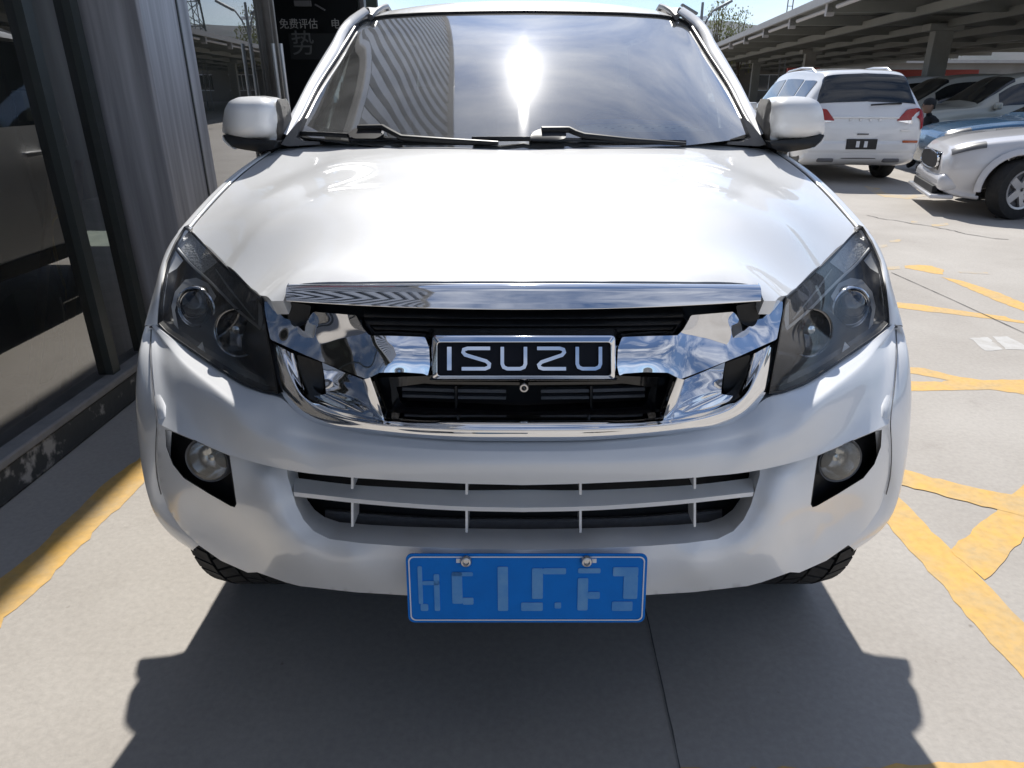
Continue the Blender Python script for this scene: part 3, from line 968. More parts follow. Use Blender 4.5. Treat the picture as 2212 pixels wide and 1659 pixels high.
def stroke(path, hw, cham):
    pts = [np.array(p, float) for p in path]
    V, F = [], []
    for i, p in enumerate(pts):
        a = pts[i] - pts[i - 1] if i else pts[1] - pts[0]
        b_ = pts[i + 1] - pts[i] if i < len(pts) - 1 else a
        a, b_ = a / np.linalg.norm(a), b_ / np.linalg.norm(b_)
        nrm = np.array([-(a + b_)[1], (a + b_)[0]])
        nrm /= np.linalg.norm(nrm)
        na = np.array([-a[1], a[0]])
        k = 1 / max(.6, nrm @ na)
        endp = 0
        if i == 0:
            endp = -1
        if i == len(pts) - 1:
            endp = 1
        for w_, up in ((-hw, 0), (-(hw - cham), 1), (hw - cham, 1), (hw, 0)):
            q = p + nrm * w_ * k - (a * endp * cham * up if endp else 0)
            V.append(tuple(P(q[0], q[1], fieldY(q[1]) - (.0065 if up else -.001))))
    for i in range(len(pts) - 1):
        for k in range(3):
            F.append((i * 4 + k, i * 4 + k + 1, i * 4 + 4 + k + 1, i * 4 + 4 + k))
    F.append((0, 1, 2, 3))
    m_ = (len(pts) - 1) * 4
    F.append((m_ + 3, m_ + 2, m_ + 1, m_))
    return V, F
for k, paths in letters.items():
    for pth in paths:
        hw = 8.0 if k == 'I' else 7.0
        mk('badge_letter', *stroke(pth, hw, 3.2), CHROME, grille, ang=20)

# ---------------------------------------------- headlights
lamp_out = [(1864, 489), (1884, 520), (1903, 563), (1914, 615), (1920, 667), (1922, 699), (1905, 717), (1853, 753), (1801, 789), (1739, 828), (1692, 846), (1661, 851), (1672, 790), (1682, 738), (1692, 672), (1699, 642), (1723, 621), (1775, 574), (1812, 537), (1850, 497)]
lamp_ctl = [(1864, 489, .79), (1884, 520, .735), (1903, 563, .67), (1914, 615, .585), (1920, 667, .540), (1922, 699, .520), (1853, 753, .400), (1801, 789, .305), (1739, 828, .215), (1692, 846, .168), (1661, 851, .150),
            (1672, 790, .168), (1682, 738, .180), (1692, 672, .215), (1699, 642, .238), (1723, 621, .343), (1775, 574, .525), (1812, 537, .665), (1850, 497, .80),
            ]
_bot = sorted([(P(x, y, o).x, o, P(x, y, o).z) for x, y, o in lamp_ctl[5:11]])
_top = sorted([(P(x, y, o).x, o, P(x, y, o).z) for x, y, o in lamp_ctl[14:19]])
def ruled(px, py):
    """straight from the lamp's lower edge to the hood edge at every width"""
    lo_, hi_ = .1, .8
    def f(Y):
        v = P(px, py, Y)
        b0 = [np.interp(v.x, [q[0] for q in _bot], [q[k_] for q in _bot]) for k_ in (1, 2)]
        t0 = [np.interp(v.x, [q[0] for q in _top], [q[k_] for q in _top]) for k_ in (1, 2)]
        u = (v.z - b0[1]) / max(.02, t0[1] - b0[1])
        return b0[0] + (t0[0] - b0[0]) * u - Y
    for Y in np.arange(.1, .8, .004):
        if f(Y) <= 0:
            return Y
    return .5
for q in [(1760, 720), (1810, 660), (1860, 640), (1720, 780), (1858, 565), (1770, 640), (1735, 690), (1800, 745), (1850, 705), (1888, 660), (1870, 600), (1760, 780)]:
    lamp_ctl.append((q[0], q[1], ruled(*q) + .003))
lamp_tps = TPS([(x, y) for x, y, _ in lamp_ctl], [o for _, _, o in lamp_ctl], 1e-5)
LY = lambda x, y, o=0: P(x, y, lamp_tps(x, y) + o)
def depth_in(x, y):
    d = min(math.hypot(x - p[0], y - p[1]) for p in _lo)
    return min(1, d / 45)
_lo = resample(lamp_out, 6)
for s in (1, -1):
    head = mk('headlight', *panel(lamp_out, [], 9, lambda x, y: LY(x, y, .014 + .095 * depth_in(x, y) ** .7), rim=(0, .03, 0)), LAMP_GREY, truck, s=s)
    ctr = (1795, 680)
    seal_in = [(ctr[0] + (x - ctr[0]) * .975, ctr[1] + (y - ctr[1]) * .975) for x, y in lamp_out]
    mk('seal', *panel(lamp_out, [seal_in], 9, lambda x, y: LY(x, y, -.001), rim=(0, .02, 0)), BLACK, head, s=s)
    mk('lens', *panel([(ctr[0] + (x - ctr[0]) * .985, ctr[1] + (y - ctr[1]) * .985) for x, y in lamp_out], [], 9, lambda x, y: LY(x, y, .001)), LENS, head, s=s)
    # turn-signal strip: ribbed inner part, bright textured outer part, white divider
    strip_in = [(1703, 648), (1724, 627), (1776, 580), (1792, 566), (1823, 590), (1790, 622), (1745, 668), (1702, 706)]
    strip_out = [(1792, 566), (1813, 543), (1848, 505), (1862, 500), (1879, 528), (1855, 560), (1823, 590)]
    mk('turn_signal', *panel(strip_in, [], 9, lambda x, y: LY(x, y, .030)), LAMP_STRIPE, head, s=s)
    mk('corner_reflector', *panel(strip_out, [], 8, lambda x, y: LY(x, y, .024)), SILVER_TEX, head, s=s)
    for k in range(5):
        t0, t1 = .15 + .1 * k, .80 - .06 * k
        aa = np.array([1704, 655 + 11 * k]) + np.array([0, 0])
        p0 = (1712 + 8 * k, 690 - 9.5 * k)
        p1 = (1790 + 6 * k - 18, 618 - 9.0 * k)
        mk('signal_rib', *tube([LY(p0[0], p0[1], .026), LY((p0[0] + p1[0]) / 2, (p0[1] + p1[1]) / 2, .026), LY(p1[0], p1[1], .026)], .0016, 6), SILVER_SOFT, head, s=s)
    div = [(1699, 711), (1745, 673), (1790, 627), (1824, 594), (1857, 563), (1883, 531)]
    ro = [LY(x, y, .016) for x, y in div]
    mk('divider_strip', *grid(loft([[LY(x - 2, y - 2.6, .018) for x, y in div], ro, [LY(x + 1.6, y + 2.2, .018) for x, y in div]], 24, 2)), SILVER_SOFT, head, s=s)
    mk('inner_edge_reflector', *panel([(1697, 660), (1704, 650), (1704, 702), (1697, 708), (1694, 690)], [], 6, lambda x, y: LY(x, y, .018)), SILVER_TEX, head, s=s)
    # projector
    def unit(px, py, rpx, o, prof, m_, nm, par, n=48):
        c_ = LY(px, py, o)
        k = (P(px + 1, py, c_.y) - P(px, py, c_.y)).length
        r_ = rpx * k
        M_ = Matrix.Rotation(R(10), 3, 'Z') @ Matrix.Rotation(R(-10), 3, 'X')
        return mk(nm, *tilt(lathe([(a * r_, b_ * r_) for a, b_ in prof], n, 'Y', c_), c_, M_), m_, par, s=s)
    pr = unit(1838, 665, 46, .052, [(1.0, .6), (1.03, .05), (1.0, -.05), (.93, -.08), (.87, -.02), (.86, .25)], SILVER, 'projector_ring', head)
    unit(1838, 665, 46, .052, [(.86, .1), (.80, -.10), (.62, -.26), (.35, -.36), (.01, -.39)], BALL, 'projector_lens', head)
    unit(1838, 664, 62, .055, [(1.05, .1), (1.0, -.12), (.92, -.05), (.8, .25), (.74, .5)], SILVER, 'projector_bowl', head) if False else None
    bowl = [(1795, 640), (1812, 612), (1838, 600), (1862, 604), (1884, 630), (1892, 662), (1886, 700), (1876, 712), (1884, 670), (1874, 632), (1845, 616), (1815, 626), (1800, 650)]
    mk('bezel_crescent', *panel(bowl, [], 7, lambda x, y: LY(x, y, .046)), SILVER_SOFT, head, s=s)
    mk('side_reflector', *panel([(1866, 563), (1884, 540), (1897, 572), (1900, 592), (1880, 580)], [], 7, lambda x, y: LY(x, y, .020)), SILVER_SOFT, head, s=s)
    # high-beam bowl
    hb = unit(1749, 719, 51, .052, [(1.0, -.06), (1.02, 0), (.97, .02), (.93, .12), (.80, .34), (.55, .56), (.25, .68), (.01, .70)], SILVER_DARK if 'SILVER_DARK' in globals() else LAMP_STRIPE, 'high_beam_bowl', head)
    unit(1749, 719, 51, .050, [(1.0, -.05), (1.035, -.09), (1.02, .0)], SILVER, 'high_beam_ring', head)
    unit(1752, 712, 14, .052, [(.01, -.2), (.6, -.1), (.9, .3), (.9, 1.2), (.5, 2.0)], SILVER, 'bulb_cap', head)
    mk('wedge_reflector', *panel([(1814, 778), (1825, 738), (1838, 752), (1834, 765)], [], 6, lambda x, y: LY(x, y, .022)), SILVER_TEX, head, s=s)
    mk('lower_trim', *panel([(1700, 828), (1760, 800), (1812, 768), (1870, 728), (1908, 700), (1912, 690), (1868, 716), (1812, 754), (1755, 788), (1705, 812)], [], 9, lambda x, y: LY(x, y, .030)), GREY_TRIM, head, s=s)

# ---------------------------------------------- windshield, cowl, pillars, roof
WS_TOP = [(1131, 27, 2.31), (1250, 28.5, 2.315), (1380, 33, 2.32), (1440, 38, 2.32), (1475, 46, 2.30), (1487, 54, 2.28)]
WS_BOT = [(1131, 330, 1.16), (1300, 326, 1.205), (1450, 317, 1.26), (1560, 305, 1.34), (1612, 298, 1.40), (1630, 295, 1.425)]
NW = 40
wt = spline([P(*a) for a in WS_TOP], NW)
wb = spline([P(*a) for a in WS_BOT], NW)
side = [P(1487, 54, 2.28), P(1526, 117, 2.04), P(1573, 190, 1.775), P(1608, 258, 1.535), P(1630, 295, 1.425)]
ss = spline(side, 9)
WSR = []
for i, t in enumerate(np.linspace(0, 1, 9)):
    row = wt * (1 - t) + wb * t
    bend = np.array([0, 0, .034 * 4 * t * (1 - t)])
    row = row + bend * 1.0
    d = ss[i] - row[-1]
    k = (np.linspace(0, 1, NW) ** 2)[:, None]
    WSR.append(row + d * k)
WSG = loft(WSR, NW, 3, sym=True)
ws = mk('windshield', *grid(WSG[::-1]), WINDSHIELD, truck, ang=80)
# black printed border and tinted top band, just inside the glass
nr, nc = WSG.shape[:2]
Vb, Fb = [tuple(Vector(v) + Vector((0, .004, -.004))) for v in WSG.reshape(-1, 3)], []
def in_clear(px_, py_):
    return None
cl = rounded(sym2([(1131, 38), (1250, 39), (1380, 44), (1462, 57), (1500, 105), (1545, 190), (1580, 262), (1578, 273), (1520, 283), (1300, 287), (1131, 288)]), 14, 4)
def to_px(v):
    x, y, z = v[0], v[1] - CAM_Y, v[2] - CAM_H
    dpt = y * _cp - z * _sp
    return CX + FPX * x / dpt, CY - FPX * (z * _cp + y * _sp) / dpt
wsuv = TPS([to_px(v) for v in WSG[::3, ::6].reshape(-1, 3)], [v[1] for v in WSG[::3, ::6].reshape(-1, 3)], 1e-8)
edge_px = [to_px(v) for v in WSG[0]] + [to_px(v) for v in WSG[1:, -1]] + [to_px(v) for v in WSG[-1][::-1][1:]] + [to_px(v) for v in WSG[::-1, 0][1:-1]]
mk('glass_border', *panel(edge_px, [cl], 12, lambda x, y: P(x, y, wsuv(x, y) + .010)), BLACK_GLOSS, truck, ang=60)
# header and side rubber seals
mk('windshield_seal', *tube([Vector(v) + Vector((0, -.002, .003)) for v in WSG[0]], .006, 8), BLACK, truck)
for s in (1, -1):
    mk('windshield_molding', *tube([Vector(v) + Vector((.006, -.004, .004)) for v in WSG[:, -1]], .008, 8), GREY_TRIM, truck, s=s)
    # A-pillar
    out_px = [(1475, 20, 2.41), (1506, 39, 2.33), (1549, 100, 2.09), (1593, 176, 1.83), (1631, 249, 1.58), (1660, 296, 1.46)]
    in_px = [(1462, 30, 2.32), (1490, 51, 2.275), (1530, 117, 2.035), (1577, 190, 1.77), (1612, 258, 1.53), (1636, 297, 1.42)]
    a0 = spline([P(*a) for a in in_px], 24) + np.array([.002, -.016, .008])
    a1 = spline([P(*a) for a in out_px], 24)
    am = .5 * a0 + .5 * a1 + np.array([.006, -.014, .012])
    a2 = a1 + np.array([.012, .07, -.03])
    a3 = a1 + np.array([.03, .34, -.06])
    mk('windshield_pillar', *grid(loft([a0 + np.array([-.004, .012, -.008]), a0, am, a1, a2, a3], 24, 4)), WHITE, truck, s=s, ang=50)
    # corner trim at the pillar foot
    mk('cowl_corner', *panel([(1607, 256), (1618, 262), (1641, 290), (1655, 312), (1640, 316), (1570, 312), (1572, 306), (1606, 305), (1622, 297)], [], 8, lambda x, y: P(x, y, 1.375 + .0 * (y - 300)), rim=(0, .05, 0)), GREY_TRIM, truck, s=s, ang=40)
# cowl
cw0 = [P(*a) for a in [(1131, 313, 1.27), (1300, 313.5, 1.28), (1450, 314, 1.31), (1560, 314, 1.35), (1640, 314, 1.40)]]
cw1 = [P(*a) + Vector((0, 0, .002)) for a in [(1131, 326, 1.20), (1300, 322, 1.22), (1450, 314, 1.27), (1560, 302, 1.345), (1625, 293, 1.42)]]
cz0 = [v + Vector((0, .05, -.045)) for v in cw0]
mk('cowl_panel', *grid(loft([[Vector((v.x, 1.16 + .14 * (v.x / .8) ** 2, 1.185)) for v in cw0], [Vector((v.x, 1.50 + .05 * (v.x / .8) ** 2, 1.215)) for v in cw0]], 24, 4, sym=True)), BLACK, truck)
# roof with its two ditch mouldings
roof_rows = []
for Y, zc, xe, ze in ((2.165, 0, 0, 0), (2.48, 1.753, .69, 1.707), (2.68, 1.775, .695, 1.724), (3.1, 1.785, .69, 1.735), (3.75, 1.765, .68, 1.715), (4.02, 1.725, .66, 1.675)):
    if Y < 2.2:
        roof_rows.append([Vector(v) + Vector((0, .004, .010)) for v in wt[:-3]])
    else:
        roof_rows.append([Vector((xe * t, Y + .03 * t * t, zc - (zc - ze) * t ** 2.6)) for t in np.linspace(0, 1, 12)])
RG = loft(roof_rows, 26, 4, sym=True)
mk('roof', *grid(RG[::-1]), WHITE, truck, ang=60)
for s in (1, -1):
    mol = [P(*a) for a in [(1462, 37, 2.29), (1452, 26, 2.36), (1438, 17, 2.50), (1427, 13.5, 2.65)]] + [Vector((.69, 3.1, 1.742)), Vector((.68, 3.75, 1.722)), Vector((.66, 4.02, 1.682))]
    mk('roof_molding', *tube(mol, [.013, .013, .012, .012, .012, .012, .012], 8), GREY_TRIM, truck, s=s)
    rail0 = [P(1475, 20, 2.41), P(1440, 16, 2.66) + Vector((.02, 0, -.012)), Vector((.745, 3.1, 1.722)), Vector((.735, 3.75, 1.700)), Vector((.71, 4.02, 1.66))]
    r0 = spline(rail0, 20)
    rin = r0 + np.array([-.06, -.01, .006])
    rin[0] = np.array(P(1460, 31, 2.33))
    mk('roof_rail', *grid(loft([rin, r0 + np.array([-.018, 0, .008]), r0, r0 + np.array([.022, 0, -.03])], 20, 3)), WHITE, truck, s=s, ang=50)

    # ---- cab side: doors, glass, rear quarter, bed (seen from the side only)
    bx = lambda y, z: .918 - .02 * max(0, (z - 1.0) / .2) ** 2 - .03 * max(0, (.55 - z) / .2)
    def side_quad(y0, y1, z0, z1, o=0.0, ny=8, nz=6):
        return grid([[(bx(y, z) + o, y, z) for y in np.linspace(y0, y1, ny)] for z in np.linspace(z0, z1, nz)])
    door = mk('front_door', *side_quad(1.47, 2.56, .45, 1.19), WHITE, truck, s=s)
    mk('door_handle', *box(.935, 2.42, 1.03, .03, .18, .035), WHITE, door, s=s, bevel=.008)
    door2 = mk('rear_door', *side_quad(2.57, 3.50, .45, 1.19), WHITE, truck, s=s)
    mk('door_handle', *box(.935, 3.36, 1.03, .03, .18, .035), WHITE, door2, s=s, bevel=.008)
    mk('sill', *box(.86, 2.5, .42, .10, 2.0, .09), BLACK, truck, s=s, smooth=False)
    gl0 = lambda y: (.900, y, 1.19)
    gtop = lambda y: (.735 + .0 * y, y, float(np.interp(y, [1.5, 2.4, 3.2, 4.0], [1.20, 1.63, 1.69, 1.63])))
    mk('side_window', *grid([[gl0(y) for y in np.linspace(1.5, 3.95, 16)], [gtop(y) for y in np.linspace(1.5, 3.95, 16)]]), DARK_GLASS, truck, s=s)
    mk('door_pillar', *grid([[(gl0(y)[0] + .004, y, 1.19) for y in (2.50, 2.60)], [(gtop(y)[0] + .004, y, gtop(y)[2]) for y in (2.50, 2.60)]]), BLACK, truck, s=s)
    mk('cargo_bed', *join(side_quad(3.52, 4.20, .45, 1.17), side_quad(4.95, 5.26, .45, 1.17), side_quad(4.20, 4.95, .84, 1.17), box(.85, 4.4, 1.165, .13, 1.7, .03), box(.45, 5.25, .82, .9, .03, .70), box(.45, 4.10, .82, .9, .03, .66)), WHITE, truck, s=s)
    mk('cab_back', *join(box(.42, 4.03, 1.0, .84, .03, .5), box(.35, 4.03, 1.45, .70, .02, .46)), WHITE, truck, s=s, smooth=False)

# ---------------------------------------------- door mirrors
for s in (1, -1):
    white = [(1663, 303), (1666, 260), (1668, 222), (1684, 212), (1717, 207.5), (1748, 210), (1768, 219), (1777, 236), (1781, 262), (1782, 288), (1726, 299)]
    mo = rounded(white, 6, 3)
    mc = (1722, 255)
    lo_ = resample(mo, 6)
    def mdep(x, y):
        u, v_ = abs(x - 1722) / 61, abs(y - 254) / 48
        return max(0, 1 - (u ** 3.2 + v_ ** 3.2)) ** .8
    def mmap(x, y):
        k = mdep(x, y)
        tz = max(0, (232 - y) / 24)
        return P(x, y, 1.365 - .07 * k)
    mir = mk('door_mirror', *panel(mo, [], 6, mmap, rim=(0, .11, 0)), WHITE, truck, s=s, ang=60)
    blk = [(1662, 305), (1726, 300.5), (1782, 290), (1772, 305), (1757, 318), (1744, 322), (1700, 329), (1672, 322)]
    mk('mirror_base', *panel(rounded(blk, 5, 3), [], 8, lambda x, y: P(x, y, 1.345 - .02 * math.sin((y - 290) / 40 * 3)), rim=(0, .12, 0)), BLACK, mir, s=s, ang=40)
    mk('mirror_indicator', *panel(rounded([(1748, 321), (1760, 318), (1774, 305), (1782, 292), (1781, 303), (1770, 314), (1756, 323)], 2, 2), [], 7, lambda x, y: P(x, y, 1.34), rim=(0, .1, 0)), WHITE_PLAIN, mir, s=s)
    inn = [(1666, 222), (1662, 303), (1661, 308), (1650, 300), (1649, 262), (1655, 228), (1662, 214)]
    mk('mirror_side', *panel(inn, [], 9, lambda x, y: P(x, y, 1.350 + .0035 * (1665 - x)), rim=(0, .09, 0)), BLACK, mir, s=s, ang=40)
    arm = [P(1690, 322, 1.40), P(1668, 318, 1.44), P(1650, 312, 1.49), P(1635, 305, 1.56)]
    mk('mirror_arm', *tube([v + Vector((0, 0, -.01)) for v in arm], .028, 10), BLACK, mir, s=s)
    mk('mirror_glass', *panel([(1722 + (x - 1722) * .9, 255 + (y - 255) * .86) for x, y in mo], [], 10, lambda x, y: P(x, y, 1.473), flip=False), CHROME, mir, s=s)

# ---------------------------------------------- wipers
def onws(px, py, lift=.02):
    return P(px, py, wsuv(px, min(py, 300)) - lift)
for hub_px, arm_px, blade_px in (
        ([(751, 291), (760, 280), (774, 275), (806, 276), (822, 282), (826, 292), (812, 299), (765, 299)], [(774, 276), (827, 275), (846, 285), (868, 297), (960, 303), (1076, 309)], [(640, 288), (700, 290), (752, 293)]),
        ([(1142, 300), (1150, 287), (1168, 279), (1210, 279), (1224, 287), (1222, 299), (1200, 303), (1150, 304)], [(1170, 280), (1229, 280), (1245, 287), (1262, 293), (1360, 303), (1481, 311)], [(1020, 300), (1080, 300), (1146, 300)])):
    wp = mk('wiper', *tube([onws(x, y, .045) for x, y in arm_px], [.010, .010, .009, .009, .008, .006], 8), BLACK, truck)
    mk('wiper_hub', *panel(rounded(hub_px, 5, 3), [], 8, lambda x, y: onws(x, y, .040), rim=(0, .05, 0)), BLACK, wp, ang=40)
    mk('wiper_blade', *tube([onws(x, y, .03) for x, y in blade_px], .008, 6), BLACK, wp)
    mk('blade_rubber', *tube([onws(arm_px[0][0] - 20 + t * (arm_px[-1][0] - arm_px[0][0] + 20), 300 + 7 * t, .02) for t in np.linspace(0, 1, 8)], .007, 6), BLACK_GLOSS, wp)

# ---------------------------------------------- cabin
mk('dashboard', *grid(loft([[Vector((x, 1.42 + .12 * (x / .7) ** 2, 1.20)) for x in np.linspace(0, .72, 8)], [Vector((x, 1.62, 1.215)) for x in np.linspace(0, .74, 8)], [Vector((x, 1.90, 1.19)) for x in np.linspace(0, .76, 8)], [Vector((x, 1.98, 1.10)) for x in np.linspace(0, .76, 8)], [Vector((x, 1.98, .75)) for x in np.linspace(0, .76, 8)]], 14, 3, sym=True)), DASH, truck)
for sx in (-1, 1):
    c0 = .38 * sx
    seat = mk('seat', *join(box(c0, 2.75, .82, .50, .55, .16), box(c0, 3.05, 1.10, .48, .14, .62, 0, R(-14))), TAN, truck, bevel=.05, segs=3)
    mk('headrest', *box(c0, 3.14, 1.47, .26, .10, .17, 0, R(-12)), TAN, seat, bevel=.04, segs=3)
for s in (1, -1):
    mk('cabin_lining', *grid([[(.74 - .06 * k_, y, z) for y in np.linspace(ya, 4.0, 6)] for k_, z, ya in ((0, 1.0, 2.0), (0, 1.22, 2.0), (1, 1.64, 2.6))]), DASH, truck, s=s)
mk('rear_seat', *join(box(0, 3.9, 1.05, 1.3, .14, .7), box(0, 3.6, .8, 1.3, .5, .16)), TAN, truck, bevel=.04, segs=3)
mk('cabin_floor', *box(0, 2.9, .52, 1.6, 2.4, .04), DASH, truck, smooth=False)
mk('headliner', *box(0, 3.2, 1.66, 1.24, 1.5, .02), DASH, truck, smooth=False)
stc = Vector((.38, 2.10, 1.13))
V, F = tube([stc + Matrix.Rotation(R(-25), 3, 'X') @ Vector((.19 * math.cos(a), 0, .19 * math.sin(a))) for a in np.linspace(0, 2 * math.pi, 40)], .015, 8, caps=False)
sw = mk('steering_wheel', V, F, BLACK, truck)
mk('wheel_spoke', *join(box(stc.x, stc.y, stc.z, .36, .03, .05, 0, R(-25)), box(stc.x, stc.y + .005, stc.z - .03, .12, .04, .11, 0, R(-25))), BLACK, sw, bevel=.01)
mk('steering_column', *tube([stc, stc + Vector((0, -.22, .03))], .04, 10), BLACK, truck)
rv = P(1131, 62, 2.36)
cmr = mk('dash_camera', *panel(rounded([(1116, 60), (1138, 60), (1140, 66), (1137, 78), (1119, 78), (1115, 68)], 4, 3), [], 6, lambda x, y: P(x, y, 2.27), rim=(0, .06, 0)), BLACK, truck, ang=40)
mk('camera_mount', *tube([P(1124, 61, 2.29), P(1126, 45, 2.29)], .012, 8), GREY_TRIM, cmr)
mk('rear_view_mirror', *box(rv.x, rv.y + .09, rv.z - .03, .24, .03, .065), BLACK, truck, bevel=.012)

# ---------------------------------------------- wheels
def make_wheel(parent, x, y, r=.385, w=.255, rimr=.215, s=1, spokes=6, treads=True, mrim=RIM, tyre_name='tyre'):
    c = (x, y, r - .006)
    hw = w / 2
    pf = [(rimr, -hw * .82), (rimr * 1.08, -hw * .95), (r * .80, -hw * 1.02), (r * .93, -hw * .96), (r * .985, -hw * .80), (r, -hw * .5), (r * 1.003, 0), (r, hw * .5), (r * .985, hw * .80), (r * .93, hw * .96), (r * .80, hw * 1.02), (rimr * 1.08, hw * .95), (rimr, hw * .82)]
    wheel = mk('wheel', *lathe([(rimr * 1.0, -hw * .9), (rimr, hw * .75), (rimr * .94, hw * .80), (rimr * .90, hw * .72), (rimr * .88, hw * .30), (.02, hw * .25)], 40, 'X', c), mrim, parent, s=s)
    mk(tyre_name, *lathe(pf, 56, 'X', c), RUBBER, wheel, s=s)
    if treads:
        V, F = [], []
        nb = 44
        for k in range(nb):
            for j, (xa, xb, sh) in enumerate(((-1.02, -.66, .5), (-.60, -.22, 0), (-.17, .17, .45), (.22, .60, 0.1), (.66, 1.02, .6))):
                a0 = 2 * math.pi * (k + sh) / nb
                a1 = a0 + 2 * math.pi / nb * .80
                sk = .03 * (1 if j % 2 else -1)
                b8 = []
                edge = j in (0, 4)
                for rr_ in (r * .955 if edge else r * .985, r * 1.028):
                    for xx, asx in ((xa, -sk), (xb, sk)):
                        drop = (r * .03 if edge and abs(xx) > .9 and rr_ > r else 0)
                        for a in (a0 + asx, a1 + asx):
                            b8.append((c[0] + xx * hw, c[1] + (rr_ - drop) * math.cos(a), c[2] + (rr_ - drop) * math.sin(a)))
                n0 = len(V)
                V += b8
                F += [tuple(n0 + i for i in f) for f in ((4, 5, 7, 6), (0, 1, 5, 4), (2, 6, 7, 3), (0, 4, 6, 2), (1, 3, 7, 5))]
        mk('tread', V, F, RUBBER, wheel, s=s, smooth=False)
    V, F = [], []
    for k in range(spokes):
        a = 2 * math.pi * k / spokes
        M_ = Matrix.Translation(c) @ Matrix.Rotation(a, 4, 'X')
        pts = [(hw * .62, -.035, .03), (hw * .62, .035, .03), (hw * .74, .022, rimr * .92), (hw * .74, -.022, rimr * .92)]
        fr = [tuple(M_ @ Vector(p)) for p in pts]
        bk = [tuple(M_ @ Vector((p[0] - .04, p[1], p[2]))) for p in pts]
        n0 = len(V)
        V += fr + bk
        F += [tuple(n0 + i for i in f) for f in ((0, 1, 2, 3), (0, 4, 5, 1), (1, 5, 6, 2), (2, 6, 7, 3), (3, 7, 4, 0))]
    mk('spokes', *join((V, F), lathe([(.05, hw * .4), (.05, hw * .68), (.035, hw * .72), (.001, hw * .72)], 20, 'X', c)), mrim, wheel, s=s, bevel=.004, ang=30)
    return wheel
for s in (1, -1):
    make_wheel(truck, .745, .82, s=s)
    make_wheel(truck, .785, 4.30, s=s, treads=False)
# ================================================================== showroom along the left
BLD = -1.95
DARK_FRAME = mat('dark_frame', (0.035, 0.042, 0.040), 0.45, noise=(8.0, (0.06, 0.062, 0.06), 0.5, 0.8))
BROWN_FRAME = mat('bronze_frame', (0.16, 0.145, 0.125), 0.4, metal=0.4, noise=(5.0, (0.22, 0.20, 0.18), 0.4, 0.7))
PLINTH = mat('plinth_paint', (0.055, 0.058, 0.058), 0.6, noise=(4.5, (0.42, 0.40, 0.37), 0.60, 0.66), bump=(25.0, 0.4))
SILLM = mat('sill_concrete', (0.30, 0.29, 0.28), 0.8, noise=(6.0, (0.20, 0.20, 0.20), 0.4, 0.7), bump=(40.0, 0.3))
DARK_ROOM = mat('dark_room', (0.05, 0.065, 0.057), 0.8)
PANE = glass('shop_glass', (0.50, 0.60, 0.54), 2.1, dirt=0.015, boost=2.1)
def streak_material():
    m = mat('streaked_cladding', (0.155, 0.153, 0.165), 0.45, metal=0.2)
    nt = m.node_tree
    b = nt.nodes['Principled BSDF']
    tc = nt.nodes.new('ShaderNodeTexCoord')
    mp = nt.nodes.new('ShaderNodeMapping')
    mp.inputs['Scale'].default_value = (14, 14, 0.55)
    n = nt.nodes.new('ShaderNodeTexNoise')
    n.inputs['Scale'].default_value = 1.6
    n.inputs['Detail'].default_value = 9
    r = nt.nodes.new('ShaderNodeValToRGB')
    r.color_ramp.elements[0].position, r.color_ramp.elements[1].position = .3, .75
    r.color_ramp.elements[0].color, r.color_ramp.elements[1].color = (.26, .26, .275, 1), (.56, .555, .58, 1)
    nt.links.new(tc.outputs['Object'], mp.inputs['Vector'])
    nt.links.new(mp.outputs['Vector'], n.inputs['Vector'])
    nt.links.new(n.outputs['Fac'], r.inputs['Fac'])
    nt.links.new(r.outputs['Color'], b.inputs['Base Color'])
    return m
STREAK = streak_material()
shop = thing('showroom', 'glass-fronted showroom with dark frames and grey cladding left of the pickup', 'building', (-2.5, 1.0, 0))
def yy(px, py, X=BLD):
    return PX(px, py, X).y
mk('plinth', *join(box(-1.97, -1.9, .065, .17, 8.7, .13)), PLINTH, shop, bevel=.012)
mk('sill', *join(box(-1.955, -1.9, .148, .16, 8.7, .035)), SILLM, shop, bevel=.008)
MULL = [-3.2, -1.0, 1.98, 2.30]
for y in MULL:
    mk('mullion', *box(BLD, y, 1.72, .07, .06, 3.15), DARK_FRAME, shop, smooth=False)
mk('top_rail', *box(BLD, 1.2, 3.24, .08, 14.6, .10), DARK_FRAME, shop, smooth=False)
for a, b_ in ((-6.2, -3.23), (-3.17, -1.03), (-.97, 1.95), (2.01, 2.27), (2.98, 4.80), (4.95, 5.10)):
    mk('window_pane', [(BLD, a, .165), (BLD, b_, .165), (BLD, b_, 3.19), (BLD, a, 3.19)], [(0, 1, 2, 3)], PANE, shop, smooth=False)
pil = mk('clad_pillar', *join(box(-1.855, 2.68, 1.65, .31, .52, 3.3)), STREAK, shop, bevel=.012)
mk('pillar_seam', *box(-1.698, 2.80, 1.65, .006, .012, 3.28), DARK_FRAME, pil, smooth=False)
mk('door_post', *join(box(BLD, 4.88, 1.65, .10, .09, 3.3), box(BLD + .06, 4.86, 1.65, .03, .03, 3.3)), BROWN_FRAME, shop, bevel=.006)
